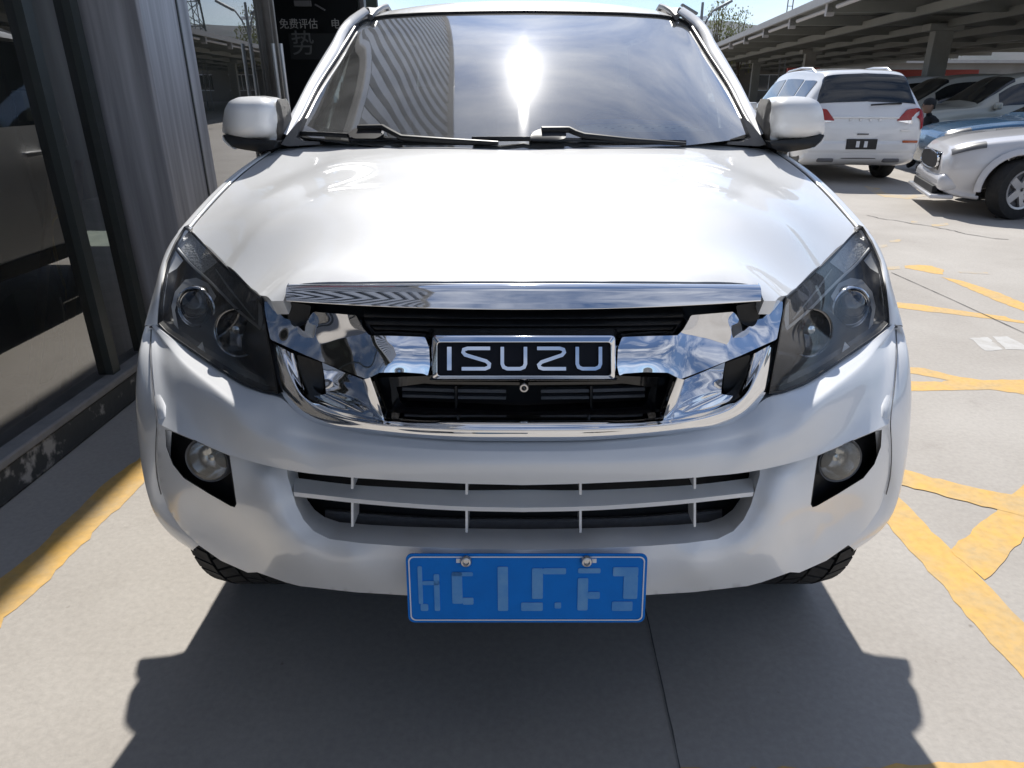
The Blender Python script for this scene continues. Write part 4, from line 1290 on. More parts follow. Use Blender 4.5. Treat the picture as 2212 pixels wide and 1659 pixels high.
# black lobby wall that faces the street, with white lettering
LOBBY = mat('lobby_black', (0.006, 0.007, 0.008), 0.35)
LOBBY_GREY = mat('lobby_grey', (0.020, 0.022, 0.023), 0.4)
lob_y = 8.6
x0, x1 = P(574, 60, lob_y).x, P(774, 60, lob_y).x
lobby = mk('lobby_wall', *box((x0 + x1) / 2, lob_y + .05, 1.6, x1 - x0, .08, 3.2), LOBBY, shop, smooth=False)
zb, zt = P(640, 128, lob_y).z, P(640, 72, lob_y).z
mk('poster', *box((x0 + x1) / 2 + .05, lob_y + .008, (zb + zt) / 2, (x1 - x0) * .62, .008, zt - zb), LOBBY_GREY, lobby, smooth=False)
mk('lobby_column', *join(box(x1 + .06, lob_y + .1, 1.7, .05, .14, 3.4), box(x1 + .02, lob_y + .12, 1.7, .012, .12, 3.4)), GREY_TRIM, lobby, smooth=False)
mk('lobby_lamp', *join(box(P(655, 8, lob_y).x, lob_y - .02, P(655, 8, lob_y).z, .20, .04, .06), box(P(692, 16, lob_y).x, lob_y - .02, P(692, 16, lob_y).z, .13, .02, .018, 0, 0, R(28))), GREY_TRIM, lobby, smooth=False)
def text(body, size, at, m, parent, name='sign_text', rot=(R(90), 0, 0), depth=.002, sx=1.0):
    cu = bpy.data.curves.new(name, 'FONT')
    cu.body = body
    cu.size = size
    cu.extrude = depth
    tmp = bpy.data.objects.new(name, cu)
    COL.objects.link(tmp)
    tmp.location = at
    tmp.rotation_euler = rot
    tmp.scale = (sx, 1, 1)
    dg = bpy.context.evaluated_depsgraph_get()
    me = bpy.data.meshes.new_from_object(tmp.evaluated_get(dg))
    me.transform(Matrix.Translation(at) @ Matrix.Rotation(rot[2], 4, 'Z') @ Matrix.Rotation(rot[0], 4, 'X') @ Matrix.Diagonal((sx, 1, 1, 1)))
    bpy.data.objects.remove(tmp)
    me.materials.clear()
    me.materials.append(m)
    o = bpy.data.objects.new(name, me)
    return link(o, parent)
SIGN_WHITE = mat('sign_white', (0.34, 0.34, 0.33), 0.5)
SIGN_GREY = mat('sign_grey', (0.10, 0.105, 0.105), 0.5)
k = (P(641, 50, lob_y) - P(640, 50, lob_y)).length
a = P(604, 60, lob_y)
text('免费评估', 21.0 * k, (a.x, lob_y - .004, a.z), SIGN_WHITE, lobby)
a = P(715, 60, lob_y)
text('电', 21.0 * k, (a.x, lob_y - .004, a.z), SIGN_WHITE, lobby)
a = P(631, 114, lob_y)
text('势', 52.0 * k, (a.x, lob_y - .004, a.z), SIGN_GREY, lobby)
# door pull bars
for px, dy in ((589, 0.0), (606, .0)):
    a, b_ = P(px, 94, 4.70), P(px, 330, 4.70)
    mk('door_pull', *tube([(a.x, 4.70, a.z), (a.x, 4.70, .55)], .014, 10), STEEL, shop)
# interior
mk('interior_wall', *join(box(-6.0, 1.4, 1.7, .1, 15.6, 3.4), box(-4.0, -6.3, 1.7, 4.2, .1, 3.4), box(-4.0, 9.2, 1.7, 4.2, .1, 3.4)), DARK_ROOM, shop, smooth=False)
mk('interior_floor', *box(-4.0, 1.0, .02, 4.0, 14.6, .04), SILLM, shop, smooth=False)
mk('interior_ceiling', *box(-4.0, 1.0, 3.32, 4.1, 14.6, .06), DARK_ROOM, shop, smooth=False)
mk('interior_column', *box(-2.75, 2.55, 1.66, .5, .6, 3.3), DARK_ROOM, shop, smooth=False)
# upper front: ribbed metal cladding with a red sign
CLAD = mat('ribbed_cladding', (0.50, 0.51, 0.53), 0.4, metal=0.1, noise=(3.0, (0.42, 0.43, 0.45), 0.4, 0.7))
CLAD_DARK = mat('cladding_groove', (0.030, 0.033, 0.036), 0.6)
FX = -1.625
TOPZ, BOTZ = 7.4, 3.36
mk('fascia', *box(FX - .75, 5.0, (TOPZ + BOTZ) / 2, 1.42, 22.0, TOPZ - BOTZ), CLAD_DARK, shop, smooth=False)
mk('fascia_edge', *join(box(FX - .02, 5.0, BOTZ + .07, .12, 22.1, .16)), CLAD, shop, bevel=.02)
for i in range(61):
    y = -5.85 + i * .36
    if 1.35 < y < 3.05:
        continue
    mk('cladding_rib', *box(FX, y, (TOPZ + BOTZ + .15) / 2, .07, .19, TOPZ - BOTZ - .17), CLAD, shop, smooth=False) if i == 0 else None
    if i:
        o = bpy.data.objects.new('cladding_rib', RIB.data)
        o.location = (0, i * .36, 0)
        link(o, shop)
    else:
        RIB = bpy.data.objects['cladding_rib']
mk('cladding_cap', *box(FX - .5, 5.0, TOPZ + .03, 1.2, 22.1, .07), CLAD, shop, smooth=False)
SIGN_RED = mat('sign_red', (0.22, 0.055, 0.05), 0.45)
sg = mk('red_sign', *box(FX + .03, 2.2, 4.85, .10, 1.66, 2.6), SIGN_RED, shop, bevel=.01)
for r_ in range(3):
    for c_ in range(4):
        mk('sign_stroke', *join(box(FX + .084, 1.62 + c_ * .38, 5.6 - r_ * .55, .012, .05, .34), box(FX + .084, 1.62 + c_ * .38, 5.66 - r_ * .55, .012, .24, .05), box(FX + .084, 1.62 + c_ * .38, 5.52 - r_ * .55, .012, .20, .04)), SIGN_WHITE, sg, smooth=False)

# ---------------------------------------------- things inside the showroom window
WOOD = mat('weathered_wood', (0.25, 0.20, 0.13), 0.8, noise=(30.0, (0.17, 0.13, 0.09), 0.4, 0.7))
YEL = mat('yellow_cable', (0.42, 0.30, 0.06), 0.5)
CARD = mat('beige_box', (0.42, 0.38, 0.30), 0.8)
def thingmesh(name, vf, m, label, cat, group=None, **kw):
    o = mk(name, *vf, m, None, **kw)
    return tag(o, label, cat, group)
IX = -2.22
a, b_ = PX(126, 264, IX - .05), PX(18, 783, IX + .1)
b_.z = .05
thingmesh('wooden_pole', tube([a, b_], .022, 8), WOOD, 'longer wooden pole leaning behind the showroom glass, left of the other', 'pole', 'poles in the window')
a, b_ = PX(172, 350, IX - .05), PX(104, 722, IX + .05)
b_.z = .05
thingmesh('wooden_pole', tube([a, b_], .022, 8), WOOD, 'shorter wooden pole leaning behind the showroom glass next to the pillar', 'pole', 'poles in the window')
c = PX(25, 765, -2.35)
V, F = tube([c + Vector((.10 * math.sin(a), .33 * math.cos(a), .33 * math.sin(a))) for a in np.linspace(0, 2 * math.pi, 48)], .035, 8, caps=False)
c.z = max(c.z, .40)
thingmesh('loose_tyre', (V, F), RUBBER, 'thin black tyre standing on the floor behind the showroom glass', 'tyre')
jb = PX(63, 228, -2.3)
jbx = thing('junction_box', 'beige junction box with a looped cable behind the showroom glass', 'electrical box', jb)
mk('box_body', *box(jb.x, jb.y, jb.z, .05, .13, .13), CARD, jbx, bevel=.006)
mk('cable', *tube([jb + Vector((.03, .03, .08)), jb + Vector((.04, .08, .09)), jb + Vector((.04, .14, -.05)), jb + Vector((.04, .15, -.18)), jb + Vector((.04, .08, -.24)), jb + Vector((.04, 0, -.16)), jb + Vector((.03, -.01, -.04))], .006, 6), CARD, jbx)
mk('bracket', *box(jb.x - .06, jb.y, 1.6, .02, .06, 3.2), DARK_ROOM, jbx, smooth=False)
cb = [PX(118, 448, -2.2), PX(130, 455, -2.2), PX(112, 480, -2.2), PX(122, 560, -2.22), PX(145, 640, -2.25), PX(148, 720, -2.3), PX(140, 780, -2.3)]
q = spline(cb, 24)
q[-1][2] = .05
thingmesh('yellow_cable', tube([Vector(v) for v in q], .007, 6), YEL, 'thin yellow cable hanging down behind the showroom glass', 'cable')
bxp = PX(160, 790, -2.5)
thingmesh('cardboard_box', box(-2.65, bxp.y + .1, .20, .3, .35, .32, R(15)), CARD, 'pale cardboard box on the floor behind the showroom glass', 'box', bevel=.01)

# ================================================================== ground markings, joints
def yellow_material():
    m = mat('yellow_road_paint', (0.66, 0.40, 0.105), 0.7)
    nt = m.node_tree
    b = nt.nodes['Principled BSDF']
    tc = nt.nodes.new('ShaderNodeTexCoord')
    n = nt.nodes.new('ShaderNodeTexNoise')
    n.inputs['Scale'].default_value = 4.0
    n.inputs['Detail'].default_value = 12
    n.inputs['Roughness'].default_value = .72
    r = nt.nodes.new('ShaderNodeValToRGB')
    e = r.color_ramp.elements
    e[0].position, e[1].position = .40, .72
    e[0].color, e[1].color = (.68, .41, .105, 1), (.46, .36, .22, 1)
    n2 = nt.nodes.new('ShaderNodeTexNoise')
    n2.inputs['Scale'].default_value = 38
    n2.inputs['Detail'].default_value = 6
    mx = nt.nodes.new('ShaderNodeMixRGB')
    mx.blend_type = 'MULTIPLY'
    r2 = nt.nodes.new('ShaderNodeValToRGB')
    r2.color_ramp.elements[0].position, r2.color_ramp.elements[0].color = .2, (.82, .82, .82, 1)
    r2.color_ramp.elements[1].position, r2.color_ramp.elements[1].color = .6, (1, 1, 1, 1)
    mx.inputs[0].default_value = 1
    nt.links.new(tc.outputs['Object'], n.inputs['Vector'])
    nt.links.new(tc.outputs['Object'], n2.inputs['Vector'])
    nt.links.new(n.outputs['Fac'], r.inputs['Fac'])
    nt.links.new(n2.outputs['Fac'], r2.inputs['Fac'])
    nt.links.new(r.outputs['Color'], mx.inputs[1])
    nt.links.new(r2.outputs['Color'], mx.inputs[2])
    nt.links.new(mx.outputs[0], b.inputs['Base Color'])
    return m
YELLOW = yellow_material()
FADED = mat('faded_yellow_paint', (0.50, 0.38, 0.22), 0.8, noise=(6.0, (0.42, 0.385, 0.335), 0.42, 0.58))
WHITE_MARK = mat('faded_white_paint', (0.50, 0.49, 0.47), 0.8, noise=(9.0, (0.42, 0.40, 0.37), 0.45, 0.65))
RA = lambda zx, zy: (1782 + .358 * zx, 378 + .358 * zy)
RB = lambda zx, zy: (1782 + .4463 * zx, 918 + .4463 * zy)
RC = lambda zx, zy: (.5857 * zx, 432 + .5857 * zy)
ID = lambda x, y: (x, y)
marks = [
    (YELLOW, RC, [(560, 915), (540, 935), (430, 1010), (330, 1100), (230, 1200), (80, 1340), (0, 1402), (-160, 1540), (-160, 1720), (0, 1572), (60, 1510), (150, 1430), (230, 1345), (330, 1250), (372, 1190), (390, 1180), (480, 1100), (560, 1010)]),
    (YELLOW, RB, [(340, 335), (430, 420), (520, 520), (610, 600), (690, 680), (775, 765), (870, 860), (963, 960), (1100, 1090), (1100, 1400), (963, 1240), (920, 1190), (860, 1110), (730, 970), (630, 850), (470, 670), (330, 520), (270, 450)]),
    (YELLOW, RB, [(606, 604), (740, 490), (830, 420), (930, 310), (1000, 260), (1060, 470), (963, 552), (880, 640), (780, 752), (690, 690)]),
    (YELLOW, RB, [(370, 216), (520, 255), (700, 300), (900, 345), (1050, 380), (1050, 465), (963, 440), (860, 420), (640, 365), (480, 320), (350, 288)]),
    (YELLOW, RB, [(-700, 1668), (-200, 1664), (200, 1658), (560, 1640), (740, 1630), (1000, 1626), (1000, 1750), (-700, 1750)]),
    (YELLOW, RA, [(505, 1160), (600, 1165), (740, 1205), (960, 1240), (1260, 1232), (1260, 1335), (1100, 1310), (1000, 1295), (800, 1300), (505, 1305), (505, 1245), (700, 1248), (745, 1238), (505, 1196)]),
    (YELLOW, RA, [(425, 768), (590, 785), (900, 830), (1090, 855), (1130, 872), (1240, 888), (1240, 902), (1130, 888), (980, 866), (580, 820), (436, 800)]),
    (YELLOW, RA, [(480, 547), (560, 542), (640, 548), (715, 572), (712, 600), (640, 594), (600, 583), (480, 562)]),
    (YELLOW, RA, [(700, 615), (830, 640), (1060, 715), (1260, 800), (1260, 850), (1190, 818), (1040, 762), (850, 680)]),
    (FADED, RA, [(360, 555), (450, 552), (455, 568), (362, 575)]),
    (FADED, RA, [(308, 428), (375, 418), (380, 432), (318, 444)]), (FADED, RA, [(388, 398), (440, 388), (458, 392), (448, 406), (400, 408)]),
    (FADED, RA, [(800, 580), (985, 588), (990, 600), (820, 592)]),
    (FADED, RA, [(235, 66), (330, 80), (360, 108), (480, 126), (620, 112), (660, 103), (650, 122), (500, 146), (360, 134), (290, 110)]),
    (FADED, RA, [(640, 300), (740, 290), (750, 302), (650, 315)]), (FADED, RA, [(520, 278), (560, 278), (560, 290), (522, 290)]),
    (WHITE_MARK, RA, [(870, 985), (985, 978), (1070, 1055), (965, 1062)]), (WHITE_MARK, RA, [(1010, 975), (1100, 974), (1205, 1030), (1260, 1060), (1090, 1052)]),
]
rng = random.Random(3)
for mi, (m_, conv, poly) in enumerate(marks):
    pts = [G(*conv(*p)) for p in poly]
    pts = [(p.x, p.y) for p in pts]
    fine = resample(pts, .035)
    fine = [(x + rng.gauss(0, .0035), y + rng.gauss(0, .0035)) for x, y in fine]
    V, F = panel(fine, [], 1.0, lambda x, y: (x, y, .0014 + (.0007 * (mi - 1) if mi in (2, 3) else 0)), flip=False)
    kind(mk('road_marking' if m_ is not WHITE_MARK else 'patch_mark', V, F, m_, None, smooth=False), 'structure')
JOINT = mat('joint_dirt', (0.10, 0.095, 0.09), 0.9)
def crack(pts, w, nm, jit=.0):
    pts = [G(*p) for p in pts]
    q = resample([(p.x, p.y) for p in pts], .06, closed=False)
    q = [(x + rng.gauss(0, jit), y + rng.gauss(0, jit)) for x, y in q]
    V, F = [], []
    for i, (x, y) in enumerate(q):
        x2, y2 = q[min(i + 1, len(q) - 1)]
        x1, y1 = q[max(i - 1, 0)]
        d = math.hypot(x2 - x1, y2 - y1) or 1
        nx, ny = -(y2 - y1) / d, (x2 - x1) / d
        ww = w * rng.uniform(.6, 1.2)
        V += [(x + nx * ww, y + ny * ww, .004), (x - nx * ww, y - ny * ww, .004)]
    F = [(2 * i, 2 * i + 1, 2 * i + 3, 2 * i + 2) for i in range(len(q) - 1)]
    kind(mk(nm, V, F, JOINT, None, smooth=False), 'structure')
crack([(1380, 1260), (1402, 1354), (1434, 1499), (1462, 1628), (1475, 1690)], .0016, 'ground_joint', .0005)
crack([(1925, 589), (2050, 645), (2130, 682), (2260, 742)], .004, 'ground_joint')
crack([RA(265, 245), RA(330, 262), RA(500, 290), RA(640, 310), RA(800, 345), RA(870, 362), RA(1000, 380), RA(1110, 392)], .008, 'ground_crack', .012)
STAIN = mat('oil_stain', (0.26, 0.245, 0.225), 0.7, noise=(8.0, (0.42, 0.40, 0.36), 0.5, 0.62))

# ================================================================== parked cars
def car_surface(st):
    """st: stations of (y, half-section of (x, z) points); returns S(u, v) on the right half"""
    A = np.array([[(x, y, z) for x, z in sec] for y, sec in st], float)
    nS, nV = A.shape[:2]
    def S(u, v):
        tu = np.arange(nS, dtype=float)
        colpts = np.stack([eval_spline(A[:, j], tu, np.array([u]))[0] for j in range(nV)])
        i = min(int(v), nV - 2)
        return eval_spline(colpts, np.arange(nV, dtype=float), np.array([v]))[0]
    def grid_uv(us, vs):
        tu = np.arange(nS, dtype=float)
        B = np.stack([eval_spline(A[:, j], tu, np.array(us, float)) for j in range(nV)], 1)      # (nu, nV, 3)
        return np.stack([eval_spline(B[i], np.arange(nV, dtype=float), np.array(vs, float)) for i in range(len(us))])
    return grid_uv, nS, nV
def sec(zb, wb, wm, zm, ws_, zs, wr, zr, w6, zt, cr):
    return [(0, zb), (wb * .9, zb), (wb, zb + .10), (wm, zm), (ws_, zs), (wr, zr), (w6, zt), (0, zt + cr)]
SUV = [(2.32, sec(.42, .60, .66, .55, .62, .74, .50, .80, .40, .82, .02)), (2.22, sec(.30, .74, .80, .58, .78, .82, .68, .92, .55, .94, .02)), (1.95, sec(.24, .84, .88, .60, .85, .90, .74, .98, .6, 1.00, .03)),
       (1.45, sec(.22, .87, .91, .62, .88, .97, .77, 1.03, .62, 1.05, .03)), (1.02, sec(.22, .87, .92, .62, .90, 1.00, .80, 1.06, .64, 1.09, .03)), (.62, sec(.22, .87, .92, .62, .90, 1.02, .76, 1.27, .60, 1.34, .03)),
       (.20, sec(.22, .87, .92, .62, .90, 1.03, .70, 1.50, .56, 1.60, .03)), (-.60, sec(.22, .87, .92, .62, .90, 1.05, .68, 1.56, .56, 1.67, .03)), (-1.40, sec(.23, .87, .92, .64, .90, 1.07, .66, 1.54, .54, 1.65, .03)),
       (-1.98, sec(.26, .87, .91, .66, .90, 1.08, .64, 1.50, .52, 1.60, .03)), (-2.18, sec(.30, .86, .90, .66, .88, 1.06, .72, 1.25, .60, 1.32, .03)), (-2.30, sec(.36, .84, .88, .66, .86, .98, .77, 1.06, .66, 1.09, .02)), (-2.34, sec(.44, .78, .82, .66, .80, .90, .70, .98, .6, 1.0, .02))]
SEDAN = [(2.32, sec(.36, .55, .62, .48, .58, .62, .46, .66, .36, .67, .02)), (2.22, sec(.24, .70, .78, .50, .74, .70, .62, .76, .5, .78, .02)), (1.95, sec(.19, .80, .86, .52, .82, .78, .70, .84, .56, .86, .02)),
         (1.45, sec(.17, .84, .89, .54, .86, .84, .74, .91, .60, .93, .02)), (.95, sec(.17, .85, .90, .54, .87, .88, .78, .95, .62, .98, .02)), (.50, sec(.17, .85, .90, .54, .87, .90, .72, 1.14, .58, 1.20, .03)),
         (.05, sec(.17, .85, .90, .54, .87, .91, .64, 1.33, .52, 1.41, .03)), (-.60, sec(.17, .85, .90, .54, .87, .92, .62, 1.37, .50, 1.46, .03)), (-1.15, sec(.18, .85, .90, .55, .87, .93, .62, 1.32, .50, 1.40, .03)),
         (-1.65, sec(.18, .85, .90, .56, .87, .95, .72, 1.10, .58, 1.16, .03)), (-1.95, sec(.20, .84, .89, .58, .86, .96, .76, 1.00, .62, 1.03, .02)), (-2.28, sec(.26, .80, .86, .6, .82, .90, .72, .96, .6, .98, .02)), (-2.34, sec(.34, .74, .80, .6, .76, .86, .66, .92, .55, .94, .02))]
def small_wheel(parent, x, y, r, s, steer=0.0, spokes=5, hub=RIM):
    c = Vector((x, y, r))
    w = .21
    hw = w / 2
    rimr = r * .66
    M = Matrix.Rotation(steer, 3, 'Z')
    def put(vf):
        return tilt(vf, c, M)
    wheel = mk('wheel', *put(lathe([(rimr, -hw * .9), (rimr, hw * .85), (rimr * .93, hw * .85), (rimr * .90, hw * .35), (.02, hw * .3)], 28, 'X', c)), GREY_TRIM, parent, s=s)
    mk('tyre', *put(lathe([(rimr, -hw * .85), (r * .85, -hw), (r * .96, -hw * .9), (r, -hw * .55), (r, hw * .55), (r * .96, hw * .9), (r * .85, hw), (rimr, hw * .85)], 36, 'X', c)), RUBBER, wheel, s=s)
    V, F = [], []
    for k in range(spokes):
        a = 2 * math.pi * k / spokes + .3
        M_ = Matrix.Translation(c) @ Matrix.Rotation(a, 4, 'X')
        pts = [(hw * .70, -.045, .02), (hw * .70, .045, .02), (hw * .80, .040, rimr * .95), (hw * .80, -.040, rimr * .95)]
        n0 = len(V)
        V += [tuple(M_ @ Vector(p)) for p in pts] + [tuple(M_ @ Vector((p[0] - .03, p[1], p[2]))) for p in pts]
        F += [tuple(n0 + i for i in f) for f in ((0, 1, 2, 3), (0, 4, 5, 1), (1, 5, 6, 2), (2, 6, 7, 3), (3, 7, 4, 0))]
    mk('rim', *put(join((V, F), lathe([(rimr * .98, hw * .5), (rimr * .98, hw * .88), (rimr * .88, hw * .84), (rimr * .86, hw * .5)], 28, 'X', c))), hub, wheel, s=s)
    return wheel
def make_car(label, cat, st, paint, group=None, wheel_r=.34, axles=(1.42, -1.32), steer=0.0, style='suv'):
    t = thing('parked_car', label, cat, (0, 0, 0), group)
    g, nS, nV = car_surface(st)
    us = np.linspace(0, nS - 1, 150)
    vs = np.linspace(0, 7, 64)
    A = g(us, vs)
    V, F = [], []
    full = np.concatenate([A * np.array([-1, 1, 1]), A[:, ::-1][:, 1:]], 1)      # left bottom -> top -> right bottom
    nr, nc = full.shape[:2]
    V = [tuple(x) for x in full.reshape(-1, 3)]
    rad = wheel_r + .055
    for r_ in range(nr - 1):
        for c_ in range(nc - 1):
            cen = (full[r_, c_] + full[r_ + 1, c_ + 1]) / 2
            if abs(cen[0]) > .55 and any((cen[1] - ay) ** 2 + (cen[2] - wheel_r) ** 2 < rad ** 2 for ay in axles):
                continue
            F.append((r_ * nc + c_, (r_ + 1) * nc + c_, (r_ + 1) * nc + c_ + 1, r_ * nc + c_ + 1))
    F.append(tuple(range(nc)))
    F.append(tuple((nr - 1) * nc + k_ for k_ in range(nc))[::-1])
    mk('body', V, F, paint, t, ang=50)
    def sub(nm, u0, u1, v0, v1, m_, off=.006, par=t, s=1, both=True, nu=14, nv=8, shape=None):
        for sx in ((1, -1) if both else (s,)):
            uu, vv = np.linspace(u0, u1, nu), np.linspace(v0, v1, nv)
            B = g(uu, vv)
            du = np.gradient(B, axis=0)
            dv = np.gradient(B, axis=1)
            nn = np.cross(du, dv)
            nn /= np.linalg.norm(nn, axis=2, keepdims=True) + 1e-9
            cen = np.array([0, 0, .8])
            sgn = np.sign((nn * (B - np.array([0, 1, 0]) * B[..., 1:2] - cen)).sum(-1, keepdims=True))
            B = B + nn * np.where(sgn == 0, 1, sgn) * off
            mk(nm, *grid(B), m_, par, s=sx, ang=60)
    def subc(nm, u0, u1, v0, m_, off=.006, nu=14, nv=14):
        uu, vv = np.linspace(u0, u1, nu), np.linspace(v0, 7, nv)
        B = g(uu, vv)
        C = np.concatenate([B, (B * np.array([-1, 1, 1]))[:, ::-1][:, 1:]], 1)
        du = np.gradient(C, axis=0)
        dv = np.gradient(C, axis=1)
        nn = np.cross(du, dv)
        nn /= np.linalg.norm(nn, axis=2, keepdims=True) + 1e-9
        nn *= np.sign(nn[..., 2:3] + 1e-6)
        mk(nm, *grid(C + nn * off), m_, t, ang=60)
    # glass: windshield, rear window, side windows
    subc('windshield', 4.25, 5.85, 5.1, DARK_GLASS)
    subc('rear_window', 9.15 if style == 'suv' else 8.2, 10.55 if style == 'suv' else 9.05, 5.15, DARK_GLASS)
    sub('side_window', 5.15, 6.75, 4.15, 4.92, DARK_GLASS)
    sub('side_window', 6.85, 7.9, 4.15, 4.92, DARK_GLASS)
    if style == 'suv':
        sub('side_window', 8.0, 8.85, 4.18, 4.9, DARK_GLASS)
    sub('sill_trim', 2.6, 10.0, 1.2, 2.1, BLACK, .004)
    # lamps
    y0 = st[0][0]
    sub('headlight', .75, 2.0, 4.15 if style == 'suv' else 3.95, 4.75, GREY_TRIM, .008)
    sub('tail_light', 10.6 if style == 'suv' else 10.6, 11.75, 3.55, 4.75, RED_LAMP, .012)
    # arches, wheels
    for ay in axles:
        for s in (1, -1):
            zs_ = np.linspace(R(185), R(-5), 20)
            V1 = [(.905, ay + rad * math.cos(a), max(.17, wheel_r + rad * math.sin(a))) for a in zs_]
            V0 = [(.60, v[1], v[2]) for v in V1]
            mk('wheel_arch', *grid([V1, V0]), BLACK_MATT, t, s=s)
            lip = [[(xx, ay + rr_ * math.cos(a), max(.19, wheel_r + rr_ * math.sin(a))) for a in zs_] for xx, rr_ in ((.86, rad - .012), (.922, rad - .008), (.926, rad + .02), (.900, rad + .06))]
            mk('arch_lip', *grid(loft([np.array(q_) for q_ in lip], 20, 2)), paint, t, s=s)
            small_wheel(t, .80, ay, wheel_r, s, steer if ay > 0 else 0.0)
    # mirrors
    for s in (1, -1):
        mz = 1.08 if style == 'suv' else .98
        m_ = mk('door_mirror', *box(.985, .62 if style == 'suv' else .52, mz, .17, .11, .13), paint, t, s=s, bevel=.035, segs=3)
        mk('mirror_foot', *box(.90, .62 if style == 'suv' else .52, mz - .05, .08, .05, .03), BLACK, m_, s=s, smooth=False)
    return t, sub, g
def place(t, x, y, heading):
    """heading: the direction the nose points, degrees clockwise from +Y"""
    t.location = (x, y, 0)
    t.rotation_euler = (0, 0, -R(heading))
def dup(root, label, group=None, paint=None):
    r_ = root.copy()
    COL.objects.link(r_)
    r_['label'] = label
    if group:
        r_['group'] = group
    def rec(src, dst):
        for ch in [o for o in bpy.data.objects if o.parent is src]:
            c_ = ch.copy()
            COL.objects.link(c_)
            c_.parent = dst
            if paint is not None and ch.name.split('.')[0] in ('body', 'door_mirror'):
                c_.data = ch.data.copy()
                c_.data.materials[0] = paint
            rec(ch, c_)
    rec(root, r_)
    return r_

BEIGE = mat('champagne_paint', (0.46, 0.44, 0.37), 0.3, metal=0.25, coat=0.8)
BEIGE2 = mat('sand_paint', (0.52, 0.50, 0.44), 0.3, metal=0.2, coat=0.8)
BLUEP = mat('blue_paint', (0.03, 0.10, 0.20), 0.25, coat=1.0)
SILVERP = mat('silver_white_paint', (0.66, 0.66, 0.68), 0.28, coat=1.0)

# white SUV seen from behind, beyond the right mirror
suv, sub, gsv = make_car('white SUV seen from behind with red tail lights beyond the right door mirror', 'suv', SUV, WHITE_PLAIN, wheel_r=.36)
rb = -2.345
tg = mk('tailgate_trim', *join(box(0, rb + .04, .985, 1.0, .10, .04)), WHITE_PLAIN, suv, bevel=.01)
pl = mk('plate_blank', *join(box(0.0, rb - .012, .60, .46, .02, .15)), BLACK, suv, bevel=.005)
for x in (-.06, .06):
    mk('plate_slot', *box(x, rb - .024, .60, .05, .006, .09), PLATE_WHITE, pl, smooth=False)
mk('rear_bumper', *join(box(0, rb + .12, .56, 1.72, .26, .26)), WHITE_PLAIN, suv, bevel=.09, segs=4)
mk('rear_skirt', *join(box(0, rb + .14, .41, 1.3, .24, .07), box(-.5, rb + .1, .36, .25, .2, .06), box(.5, rb + .1, .36, .25, .2, .06)), GREY_TRIM, suv, bevel=.02)
for x in (-.72, .72):
    mk('bumper_reflector', *box(x, rb - .005, .64, .22, .03, .035), AMBER, suv, bevel=.006)
    mk('roof_rail', *tube([(x * .82, .1, 1.60), (x * .82, -.1, 1.66), (x * .82, -.8, 1.70), (x * .82, -1.35, 1.685), (x * .82, -1.55, 1.62)], .018, 8), STEEL, suv)
    tl = mk('rear_lamp', *panel(rounded([(.46, .94), (.60, 1.10), (.76, 1.12), (.86, 1.09), (.86, .90), (.80, .88)], .02, 3), [], .03, lambda a, b_: Vector((a if x > 0 else -a, rb + .012 + .16 * max(0, (a - .60) / .3) ** 2 - .02, b_)), rim=(0, .06, 0)), RED_LAMP, suv, ang=40)
    mk('lamp_clear_strip', *panel([(.47, .935), (.85, .955), (.86, .90), (.80, .875)], [], .04, lambda a, b_: Vector((a if x > 0 else -a, rb - .014 + .16 * max(0, (a - .60) / .3) ** 2, b_))), SILVER, tl)
mk('rear_wiper', *tube([(.05, -2.33, 1.16), (.30, -2.30, 1.175), (.52, -2.27, 1.18)], .014, 6), BLACK, suv)
for x in (-.22, -.07, .08, .22):
    mk('badge_mark', *box(x, rb - .004, .95, .04, .008, .03), STEEL, suv, smooth=False)
mk('badge_mark', *box(.62, rb - .002, .80, .14, .006, .025), STEEL, suv, smooth=False)
mk('handle_recess', *box(0, rb - .003, .745, .17, .008, .022), GREY_TRIM, suv, smooth=False)
gpt = G(1852, 398)
place(suv, gpt.x + .06, gpt.y + 2.32, 3)

# white sedan nosing in from the right edge
sed, sub, gsd = make_car('white sedan with slatted dark grille at the right edge of the lot', 'sedan', SEDAN, SILVERP, wheel_r=.335, axles=(1.55, -1.2), steer=R(-30), style='sedan')
fy = 2.335
gr = mk('front_grille', *join(box(0, fy - .02, .585, .96, .06, .21)), BLACK_GLOSS, sed, bevel=.03, segs=3)
for k_ in range(15):
    mk('grille_slat', *box(-.42 + k_ * .060, fy + .012, .585, .010, .02, .17), GREY_TRIM, gr, smooth=False)
V, F = tube([(.43 * math.cos(a) , fy + .010, .585 + .105 * math.sin(a)) for a in np.linspace(0, 2 * math.pi, 40)], .012, 6, caps=False)
mk('grille_surround', [(max(-.49, min(.49, v[0] * 1.25)), v[1], v[2]) for v in V], F, CHROME, gr)
mk('front_bumper', *join(box(0, fy - .16, .37, 1.50, .34, .20)), SILVERP, sed, bevel=.08, segs=4)
mk('lower_intake', *box(0, fy + .0, .27, 1.2, .06, .09), BLACK_MATT, sed, bevel=.01)
mk('chin', *box(0, fy - .06, .205, 1.45, .26, .045), SILVERP, sed, bevel=.015)
mk('hood_badge', *box(0, fy - .06, .705, .07, .02, .05), STEEL, sed, bevel=.01)
place(sed, 7.35, 7.42, -72)

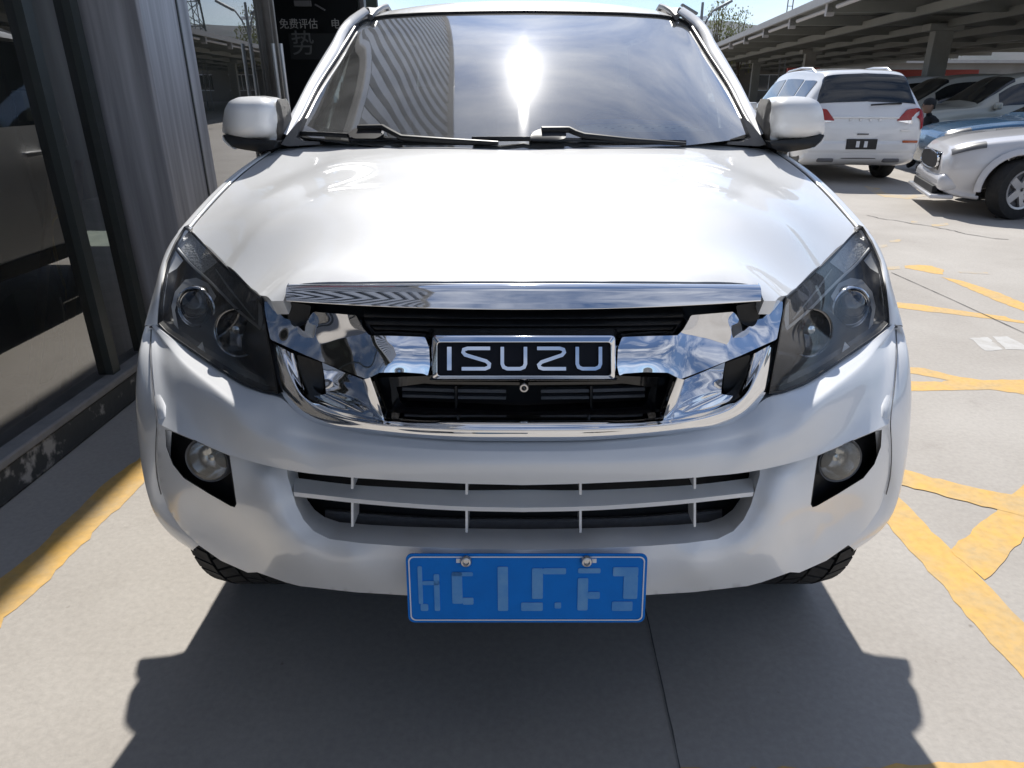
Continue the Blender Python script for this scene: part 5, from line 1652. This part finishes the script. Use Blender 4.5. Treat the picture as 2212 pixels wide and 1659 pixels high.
GRP = 'cars under the canopy'
s1, sub, g1 = make_car('champagne SUV under the canopy, nearest the viewer, nose by the white SUV', 'suv', SUV, BEIGE, GRP, wheel_r=.36)
mk('grille_bar', *box(0, 2.30, .74, .9, .06, .16), BLACK_GLOSS, s1, bevel=.02)
mk('front_bumper', *box(0, 2.22, .47, 1.62, .30, .24), BEIGE, s1, bevel=.09, segs=4)
for (o, x, y, h, lab, pt) in ((s1, 9.75, 14.1, -83, None, None),
        (dup(s1, 'sand coloured SUV under the canopy, second behind the champagne one', GRP, BEIGE2), 10.0, 16.8, -83, None, None),
        (dup(s1, 'pale SUV under the canopy, third in the row behind the white SUV', GRP, WHITE_PLAIN), 10.3, 19.5, -83, None, None),
        (dup(s1, 'grey SUV farthest back in the row under the canopy', GRP, GREY_TRIM), 10.6, 22.2, -83, None, None)):
    place(o, x, y, h)
blu, sub, g2 = make_car('dark blue car parked between the white sedan and the champagne SUV', 'sedan', SEDAN, BLUEP, wheel_r=.33, style='sedan')
place(blu, 8.9, 10.7, -80)
w2 = dup(suv, 'white SUV half hidden between the windshield pillar and the nearer white SUV', None, None)
place(w2, 7.9, 19.6, 4)
# row across the lot behind the viewer (mirrored in the chrome)
for i, (x, y, h, src, lab) in enumerate(((-4.6, -8.2, 8, suv, 'white SUV across the lot, left one mirrored in the chrome'), (-.6, -9.0, 4, blu, 'dark blue car across the lot behind the viewer'), (3.2, -8.6, -6, s1, 'champagne SUV across the lot behind the viewer'), (6.6, -6.4, -30, sed, 'white sedan across the lot, right one mirrored in the chrome'))):
    place(dup(src, lab, 'cars across the lot'), x, y, h)

# ---------------------------------------------- crouching person beside the champagne SUV
SKIN = mat('skin', (0.34, 0.20, 0.13), 0.6)
HAIR = mat('black_hair', (0.012, 0.011, 0.010), 0.6)
CLOTH = mat('dark_clothes', (0.014, 0.014, 0.016), 0.9)
def skin_mesh(name, joints, edges, m, parent, root=0, lv=2):
    me = bpy.data.meshes.new(name)
    me.from_pydata([j[:3] for j in joints], edges, [])
    o = bpy.data.objects.new(name, me)
    link(o, parent)
    o.modifiers.new('skin', 'SKIN')
    for i, j in enumerate(joints):
        me.skin_vertices[0].data[i].radius = (j[3], j[3])
        me.skin_vertices[0].data[i].use_root = (i == root)
    sb = o.modifiers.new('smooth', 'SUBSURF')
    sb.levels = sb.render_levels = lv
    dg = bpy.context.evaluated_depsgraph_get()
    me2 = bpy.data.meshes.new_from_object(o.evaluated_get(dg))
    o.modifiers.clear()
    o.data = me2
    me2.materials.clear()
    me2.materials.append(m)
    me2.polygons.foreach_set('use_smooth', [True] * len(me2.polygons))
    return o
pp = Vector((7.45, 12.35, 0))
per = thing('person', 'person with short black hair in dark clothes crouching by the champagne SUV', 'person', pp)
def J(x, y, z, r):
    return (pp.x + x, pp.y + y, z, r)
body = skin_mesh('body', [J(0, 0, .36, .13), J(-.06, .02, .62, .14), J(-.12, .03, .84, .12), J(-.15, .03, .93, .055), J(-.18, .03, 1.0, .05),
                          J(-.10, -.17, .84, .06), J(-.24, -.22, .62, .048), J(-.42, -.12, .58, .038), J(-.10, .22, .84, .06), J(-.24, .26, .62, .048), J(-.42, .16, .60, .038),
                          J(-.02, -.10, .36, .09), J(-.36, -.16, .46, .075), J(-.18, -.17, .10, .055), J(-.30, -.17, .045, .045), J(-.02, .10, .36, .09), J(-.36, .16, .46, .075), J(-.18, .17, .10, .055), J(-.30, .17, .045, .045)],
                 [(0, 1), (1, 2), (2, 3), (3, 4), (2, 5), (5, 6), (6, 7), (2, 8), (8, 9), (9, 10), (0, 11), (11, 12), (12, 13), (13, 14), (0, 15), (15, 16), (16, 17), (17, 18)], CLOTH, per)
hd = Vector((pp.x - .20, pp.y + .03, 1.10))
V, F = lathe([(.001, -.125), (.045, -.118), (.066, -.085), (.078, -.03), (.083, .03), (.078, .08), (.052, .112), (.001, .125)], 20, 'Z', hd)
V = [(hd.x + (v[0] - hd.x) * (1.18 if v[0] < hd.x else 1.15), v[1], v[2]) for v in V]
head = mk('head', V, F, SKIN, body, ang=80)
mk('nose', *tilt(lathe([(.001, -.02), (.014, -.012), (.010, .012), (.002, .025)], 10, 'Z', hd + Vector((-.098, 0, -.01))), hd, Matrix.Identity(3)), SKIN, head)
for sy in (-1, 1):
    mk('ear', *box(hd.x + .01, hd.y + .083 * sy, hd.z, .035, .014, .055), SKIN, head, bevel=.006)
    mk('eye', *lathe([(.001, -.010), (.012, -.006), (.012, .006), (.001, .010)], 10, 'X', hd + Vector((-.088, .032 * sy, .02))), HAIR, head)
V, F = lathe([(.090, .015), (.093, .05), (.086, .09), (.060, .122), (.001, .138)], 20, 'Z', hd)
V = [(hd.x + .012 + (v[0] - hd.x) * 1.2, v[1], v[2] + (-.07 if v[0] > hd.x + .03 and v[2] < hd.z + .03 else 0)) for v in V]
mk('hair', V, F, HAIR, head, ang=80)
for sy in (-1, 1):
    wr = Vector((pp.x - .42, pp.y - .12 if sy < 0 else pp.y + .16, .58 if sy < 0 else .60))
    palm = mk('hand', *box(wr.x - .06, wr.y, wr.z - .01, .09, .075, .028, 0, 0, R(15)), SKIN, body, bevel=.010, segs=3)
    for f in range(4):
        L_ = (.066, .075, .070, .055)[f]
        p0 = wr + Vector((-.10, -.028 + f * .019, -.022))
        mk('finger', *tube([p0, p0 + Vector((-L_ * .55, 0, -.012)), p0 + Vector((-L_ * .8, 0, -.045))], [.009, .0085, .007], 6), SKIN, palm)
    p0 = wr + Vector((-.04, .036 * -sy, -.012))
    mk('thumb', *tube([p0, p0 + Vector((-.03, .022 * -sy, -.008)), p0 + Vector((-.06, .024 * -sy, -.02))], [.011, .010, .008], 6), SKIN, palm)

# ================================================================== canopy on the right
CAN = mat('canopy_underside', (0.20, 0.20, 0.178), 0.6, noise=(.8, (0.165, 0.165, 0.147), 0.4, 0.7))
CANTOP = mat('canopy_metal', (0.36, 0.35, 0.34), 0.5, metal=0.2, noise=(1.5, (0.30, 0.29, 0.285), 0.4, 0.7))
STEELP = mat('painted_steel', (0.40, 0.38, 0.37), 0.5)
COLM = mat('canopy_column', (0.26, 0.26, 0.235), 0.6, noise=(2.0, (0.21, 0.21, 0.19), 0.4, 0.7))
ca = math.atan(.1217)
cd, cn = Vector((math.sin(ca), math.cos(ca), 0)), Vector((math.cos(ca), -math.sin(ca), 0))
c0 = Vector((7.3, 17.6, 0))
def cpt(along, across, z):
    return c0 + cd * along + cn * across + Vector((0, 0, z))
canopy = thing('carport_canopy', 'long grey steel carport canopy on columns over the parked cars', 'canopy', cpt(20, 4, 0))
CH = 3.30
def slab(a0, a1, b0, b1, z0, z1, tiltz=0.0):
    V = [tuple(cpt(a, b, z + tiltz * b)) for a in (a0, a1) for b in (b0, b1) for z in (z0, z1)]
    return V, [(0, 1, 3, 2), (4, 6, 7, 5), (0, 4, 5, 1), (2, 3, 7, 6), (0, 2, 6, 4), (1, 5, 7, 3)]
TL = -.008
mk('roof_sheet', *slab(-3.5, 75, .05, 15.0, CH + .06, CH + .12, TL), CAN, canopy, smooth=False)
mk('edge_fascia', *slab(-3.5, 75, -.06, .04, CH - .02, CH + .17, 0), CANTOP, canopy, smooth=False)
mk('edge_tube', *join(*[tube([cpt(a, .12, CH - .13), cpt(a + 3.4, .12, CH - .13)], .05, 8) for a in np.arange(-3.4, 74, 4.0)]), STEELP, canopy)
for i, a in enumerate(np.arange(-3.4, 74, 4.0)):
    mk('cross_beam', *slab(a, a + .14, .05, 14.9, CH - .20, CH + .05, TL), CAN, canopy, smooth=False)
    mk('edge_bracket', *slab(a, a + .16, .03, .22, CH - .28, CH + .0, 0), STEELP, canopy, smooth=False)
for b in (2.1, 4.2, 6.3, 8.8, 11.4):
    mk('purlin', *slab(-3.4, 74, b, b + .12, CH - .30, CH - .1, TL), CAN, canopy, smooth=False)
for a in (-9.6 + 14.2 - .4, 19.0, 33.0, 47.0, 61.0):
    mk('canopy_column', *join(slab(a - .22, a + .22, 3.95, 4.45, 0, CH - .32), slab(a - .32, a + .32, 3.75, 4.65, CH - .42, CH - .22)), COLM, canopy, bevel=.02)

# ================================================================== far background
BGW = mat('far_wall', (0.20, 0.185, 0.165), 0.8, noise=(.3, (0.26, 0.245, 0.22), 0.4, 0.7))
hall = thing('market_hall', 'long low brownish hall far behind the parked cars', 'building', (34, 78, 0))
mk('wall', *box(40, 84, 1.9, 70, 6, 3.8), BGW, hall, smooth=False)
mk('roof', *box(40, 84, 3.95, 72, 8, .3), CANTOP, hall, smooth=False)
for i in range(14):
    w_ = mk('window', *box(8 + i * 4.6, 80.95, 1.9, 2.6, .1, 1.5), DARK_GLASS, hall, smooth=False)
    mk('window_frame', *join(box(8 + i * 4.6, 80.88, 2.68, 2.8, .08, .08), box(8 + i * 4.6, 80.88, 1.12, 2.8, .08, .08), box(8 + i * 4.6, 80.88, 1.9, .08, .08, 1.5)), PLATE_WHITE, w_, smooth=False)
SIGNR = mat('far_red_sign', (0.50, 0.07, 0.05), 0.5)
SIGNG = mat('far_green_sign', (0.06, 0.16, 0.10), 0.5)
tag(mk('shop_sign', *join(box(19.5, 36, 1.75, 5.0, .3, .9), box(17.3, 36, .7, .2, .2, 1.4), box(21.7, 36, .7, .2, .2, 1.4)), SIGNR, None, bevel=.02), 'red sign board on two posts behind the parked SUVs', 'sign')
tag(mk('notice_board', *join(box(13.0, 34.5, 1.6, 1.5, .15, 1.3), box(13.0, 34.5, .5, .15, .12, 1.0)), SIGNR, None, bevel=.02), 'small red notice board on one post beyond the white SUV', 'sign')

# hills all round, far away
def hills():
    V, F = [], []
    n_ = 360
    rr = random.Random(11)
    ph = [rr.uniform(0, 6.28) for _ in range(9)]
    rows_ = ((1900, 0.0), (2150, .45), (2400, .80), (2600, 1.0), (2900, .7))
    for j, (rad_, k_) in enumerate(rows_):
        for i in range(n_):
            a = 2 * math.pi * i / n_
            h_ = 205 + 20 * math.sin(2 * a + ph[0]) + 14 * math.sin(5 * a + ph[1]) + 8 * math.sin(11 * a + ph[2]) + 5 * math.sin(23 * a + ph[3]) + 3 * math.sin(47 * a + ph[4]) + 2 * math.sin(91 * a + ph[5])
            gul = 10 * math.sin(31 * a + j * 1.3 + ph[6]) + 7 * math.sin(67 * a + j * 2.1 + ph[7])
            V.append((math.sin(a) * rad_, math.cos(a) * rad_, max(-1, (h_ + (gul if 0 < j < 3 else 0)) * k_)))
    for j in range(len(rows_) - 1):
        for i in range(n_):
            i2 = (i + 1) % n_
            F.append((j * n_ + i, (j + 1) * n_ + i, (j + 1) * n_ + i2, j * n_ + i2))
    return V, F
HILL = mat('dry_hillside', (0.075, 0.07, 0.065), 0.95, noise=(.012, (0.05, 0.055, 0.045), 0.4, 0.65))
kind(mk('hills', *hills(), HILL, None, ang=80), 'structure')

# street lamp
LAMP_METAL = mat('lamp_post_grey', (0.22, 0.23, 0.24), 0.5, metal=0.4)
LY_ = 30.0
top = P(1515, 42, LY_)
lamp = thing('street_lamp', 'grey double-armed street lamp rising behind the right windshield pillar', 'street lamp', (top.x, LY_, 0))
mk('pole', *tube([(top.x, LY_, 0), (top.x, LY_, top.z * .5), (top.x, LY_, top.z + .6)], [.09, .075, .05], 10), LAMP_METAL, lamp)
for px, py, hx, hy in ((1489, 20, 1499, 26), (1562, 12, 1540, 24)):
    a, b_ = P(hx, hy, LY_), P(px, py, LY_)
    arm = mk('arm', *tube([(top.x, LY_, top.z - .7), ((top.x + a.x) / 2, LY_, (top.z + a.z) / 2 - .18), tuple(a), tuple(b_)], .035, 8), LAMP_METAL, lamp)
    dv = (b_ - a).normalized()
    mk('lamp_head', *tilt(box(b_.x, LY_, b_.z, .75, .22, .10), b_, Matrix.Rotation(-math.atan2(dv.z, dv.x), 3, 'Y')), LAMP_METAL, arm, bevel=.03)
mk('lamp_rings', *join(*[tube([P(1503, 37 + 4 * k_, LY_), P(1527, 37 + 4 * k_, LY_)], .03, 6) for k_ in range(2)]), PLATE_WHITE, lamp)

# radio mast above the canopy edge
ma = P(1704.5, 30, 48.0)
mast = thing('radio_mast', 'slim ladder-like mast rising above the canopy edge', 'mast', (ma.x, 48, 0))
w_ = .16
for sx in (-1, 1):
    mk('mast_leg', *tube([(ma.x + w_ * sx, 48, 0), (ma.x + w_ * sx, 48, 9.5)], .035, 6), LAMP_METAL, mast)
for k_ in range(12):
    mk('mast_rung', *tube([(ma.x - w_, 48, .6 + k_ * .78), (ma.x + w_, 48, .6 + k_ * .78)], .02, 6), LAMP_METAL, mast)

# lattice tower (mirrored in the showroom glass; itself behind the canopy)
TWM = mat('tower_steel', (0.10, 0.115, 0.115), 0.6, metal=0.3)
tw = Vector((52.0, 126.0, 0))
tower = thing('lattice_tower', 'tall steel lattice tower mirrored in the showroom glass', 'tower', tw)
def tw_pt(k_, z):
    h = 3.4 - 2.0 * z / 45
    sx, sy = ((-1, -1), (1, -1), (1, 1), (-1, 1))[k_ % 4]
    return tw + Vector((sx * h, sy * h, z))
for k_ in range(4):
    mk('tower_leg', *tube([tw_pt(k_, 0), tw_pt(k_, 45)], .16, 6), TWM, tower)
zz = 0.0
while zz < 44:
    st_ = 3.6
    br = []
    for k_ in range(4):
        br.append(tube([tw_pt(k_, zz), tw_pt(k_ + 1, zz + st_)], .07, 4))
        br.append(tube([tw_pt(k_ + 1, zz), tw_pt(k_, zz + st_)], .07, 4))
        br.append(tube([tw_pt(k_, zz), tw_pt(k_ + 1, zz)], .07, 4))
    mk('brace_panel', *join(*br), TWM, tower)
    zz += st_

# trees
BARK = mat('bark', (0.10, 0.08, 0.06), 0.9)
LEAF = [mat('leaf_yellow_green', (0.26, 0.27, 0.11), 0.7), mat('leaf_green', (0.075, 0.10, 0.035), 0.7)]
def tree(x, y, h, w, lab, leafm, seed, n=1500, droop=.35, group='trees beyond the lot'):
    rr = random.Random(seed)
    t = thing('tree', lab, 'tree', (x, y, 0), group)
    limbs = [tube([(x, y, 0), (x + .1, y, h * .3), (x, y + .1, h * .62)], [.16 * h / 8, .12 * h / 8, .05 * h / 8], 8)]
    cl = []
    for k_ in range(13):
        a = rr.uniform(0, 6.28)
        e = Vector((x + math.cos(a) * w * rr.uniform(.3, .8), y + math.sin(a) * w * rr.uniform(.3, .8), h * rr.uniform(.52, .97)))
        s_ = Vector((x, y, h * rr.uniform(.28, .55)))
        limbs.append(tube([s_, s_.lerp(e, .55) + Vector((0, 0, .05 * h)), e], [.05 * h / 8, .035 * h / 8, .012 * h / 8], 5))
        cl.append(e)
    mk('trunk', *join(*limbs), BARK, t)
    V, F = [], []
    for i in range(n):
        e = rr.choice(cl)
        d = Vector((rr.gauss(0, 1), rr.gauss(0, 1), rr.gauss(0, 1))) * w * .20
        d.z -= abs(rr.gauss(0, 1)) * droop * h * .28
        c_ = e + d
        s_ = rr.uniform(.07, .16) * h / 8
        u = Vector((rr.gauss(0, 1), rr.gauss(0, 1), rr.gauss(0, .6))).normalized() * s_
        v_ = Vector((rr.gauss(0, .4), rr.gauss(0, .4), -1)).normalized() * s_ * 1.7
        n0 = len(V)
        V += [tuple(c_ - u * .5), tuple(c_ + v_ * .5), tuple(c_ + u * .5), tuple(c_ - v_ * .5)]
        F.append((n0, n0 + 1, n0 + 2, n0 + 3))
    mk('crown', V, F, leafm, t, smooth=False)
    return t
a = P(1566, 92, 52.0)
tree(a.x - .5, 52, 7.2, 1.5, 'thin pale green willow beside the right windshield pillar, left of the two', LEAF[0], 1, 900)
tree(a.x + 1.6, 54, 6.6, 1.2, 'thin pale green willow standing just left of the canopy edge', LEAF[0], 2, 700)
for i, (dx, dy, h, w) in enumerate(((-9, -6, 8, 3.2), (-4, -8, 9, 3.2), (3, -7, 8, 3), (9, -5, 7.5, 3), (15, -3, 7, 3))):
    tree(tw.x + dx, tw.y + dy, h, w, 'green tree near the tower foot, number %s from the left in the glass reflection' % ('one', 'two', 'three', 'four', 'five')[i], LEAF[1], 20 + i, 900, .1, 'trees at the tower foot')

# ---------------------------------------------- papers on the dashboard
PAPER = mat('paper', (0.72, 0.76, 0.78), 0.8)
PAPERB = mat('paper_blue_print', (0.10, 0.25, 0.55), 0.8)
INK = mat('ink', (0.05, 0.06, 0.08), 0.8)
pn = thing('price_sheet', 'white and blue printed sheet lying on the dashboard behind the windshield', 'paper', P(1380, 272, 1.62))
pq = lambda x, y: P(x, y, 1.50 + (284 - y) * .012)
mk('sheet', *panel([(1262, 284), (1246, 272), (1290, 268), (1380, 268), (1480, 271), (1500, 276), (1528, 283), (1400, 285)], [], 12, pq), PAPER, pn)
mk('blue_header', *panel([(1246, 272), (1236, 260), (1330, 257), (1410, 260), (1490, 263), (1500, 276), (1480, 271), (1380, 268), (1290, 268)], [], 12, lambda x, y: pq(x, y) + Vector((0, 0, .001))), PAPERB, pn)
for i in range(14):
    x = 1290 + i * 14.5
    y = 274 + (i % 3) * 2.5
    mk('print_line', *panel([(x, y), (x + 6 + i % 4, y - .6), (x + 6 + i % 4, y + 1.0), (x, y + 1.2)], [], 8, lambda a, b_: pq(a, b_) + Vector((0, -.004, .003))), INK, pn)

# ================================================================== the air between here and the hills
def haze_box():
    m = bpy.data.materials.new('haze_air')
    m.use_nodes = True
    nt = m.node_tree
    nt.nodes.clear()
    out = nt.nodes.new('ShaderNodeOutputMaterial')
    v = nt.nodes.new('ShaderNodeVolumePrincipled')
    v.inputs['Color'].default_value = (0.62, 0.77, 1.0, 1)
    v.inputs['Density'].default_value = 0.00005
    v.inputs['Anisotropy'].default_value = 0.2
    nt.links.new(v.outputs['Volume'], out.inputs['Volume'])
    o = mk('haze', *box(0, 0, 149, 6400, 6400, 302), m, None, smooth=False)
    return kind(o, 'stuff')
haze_box()
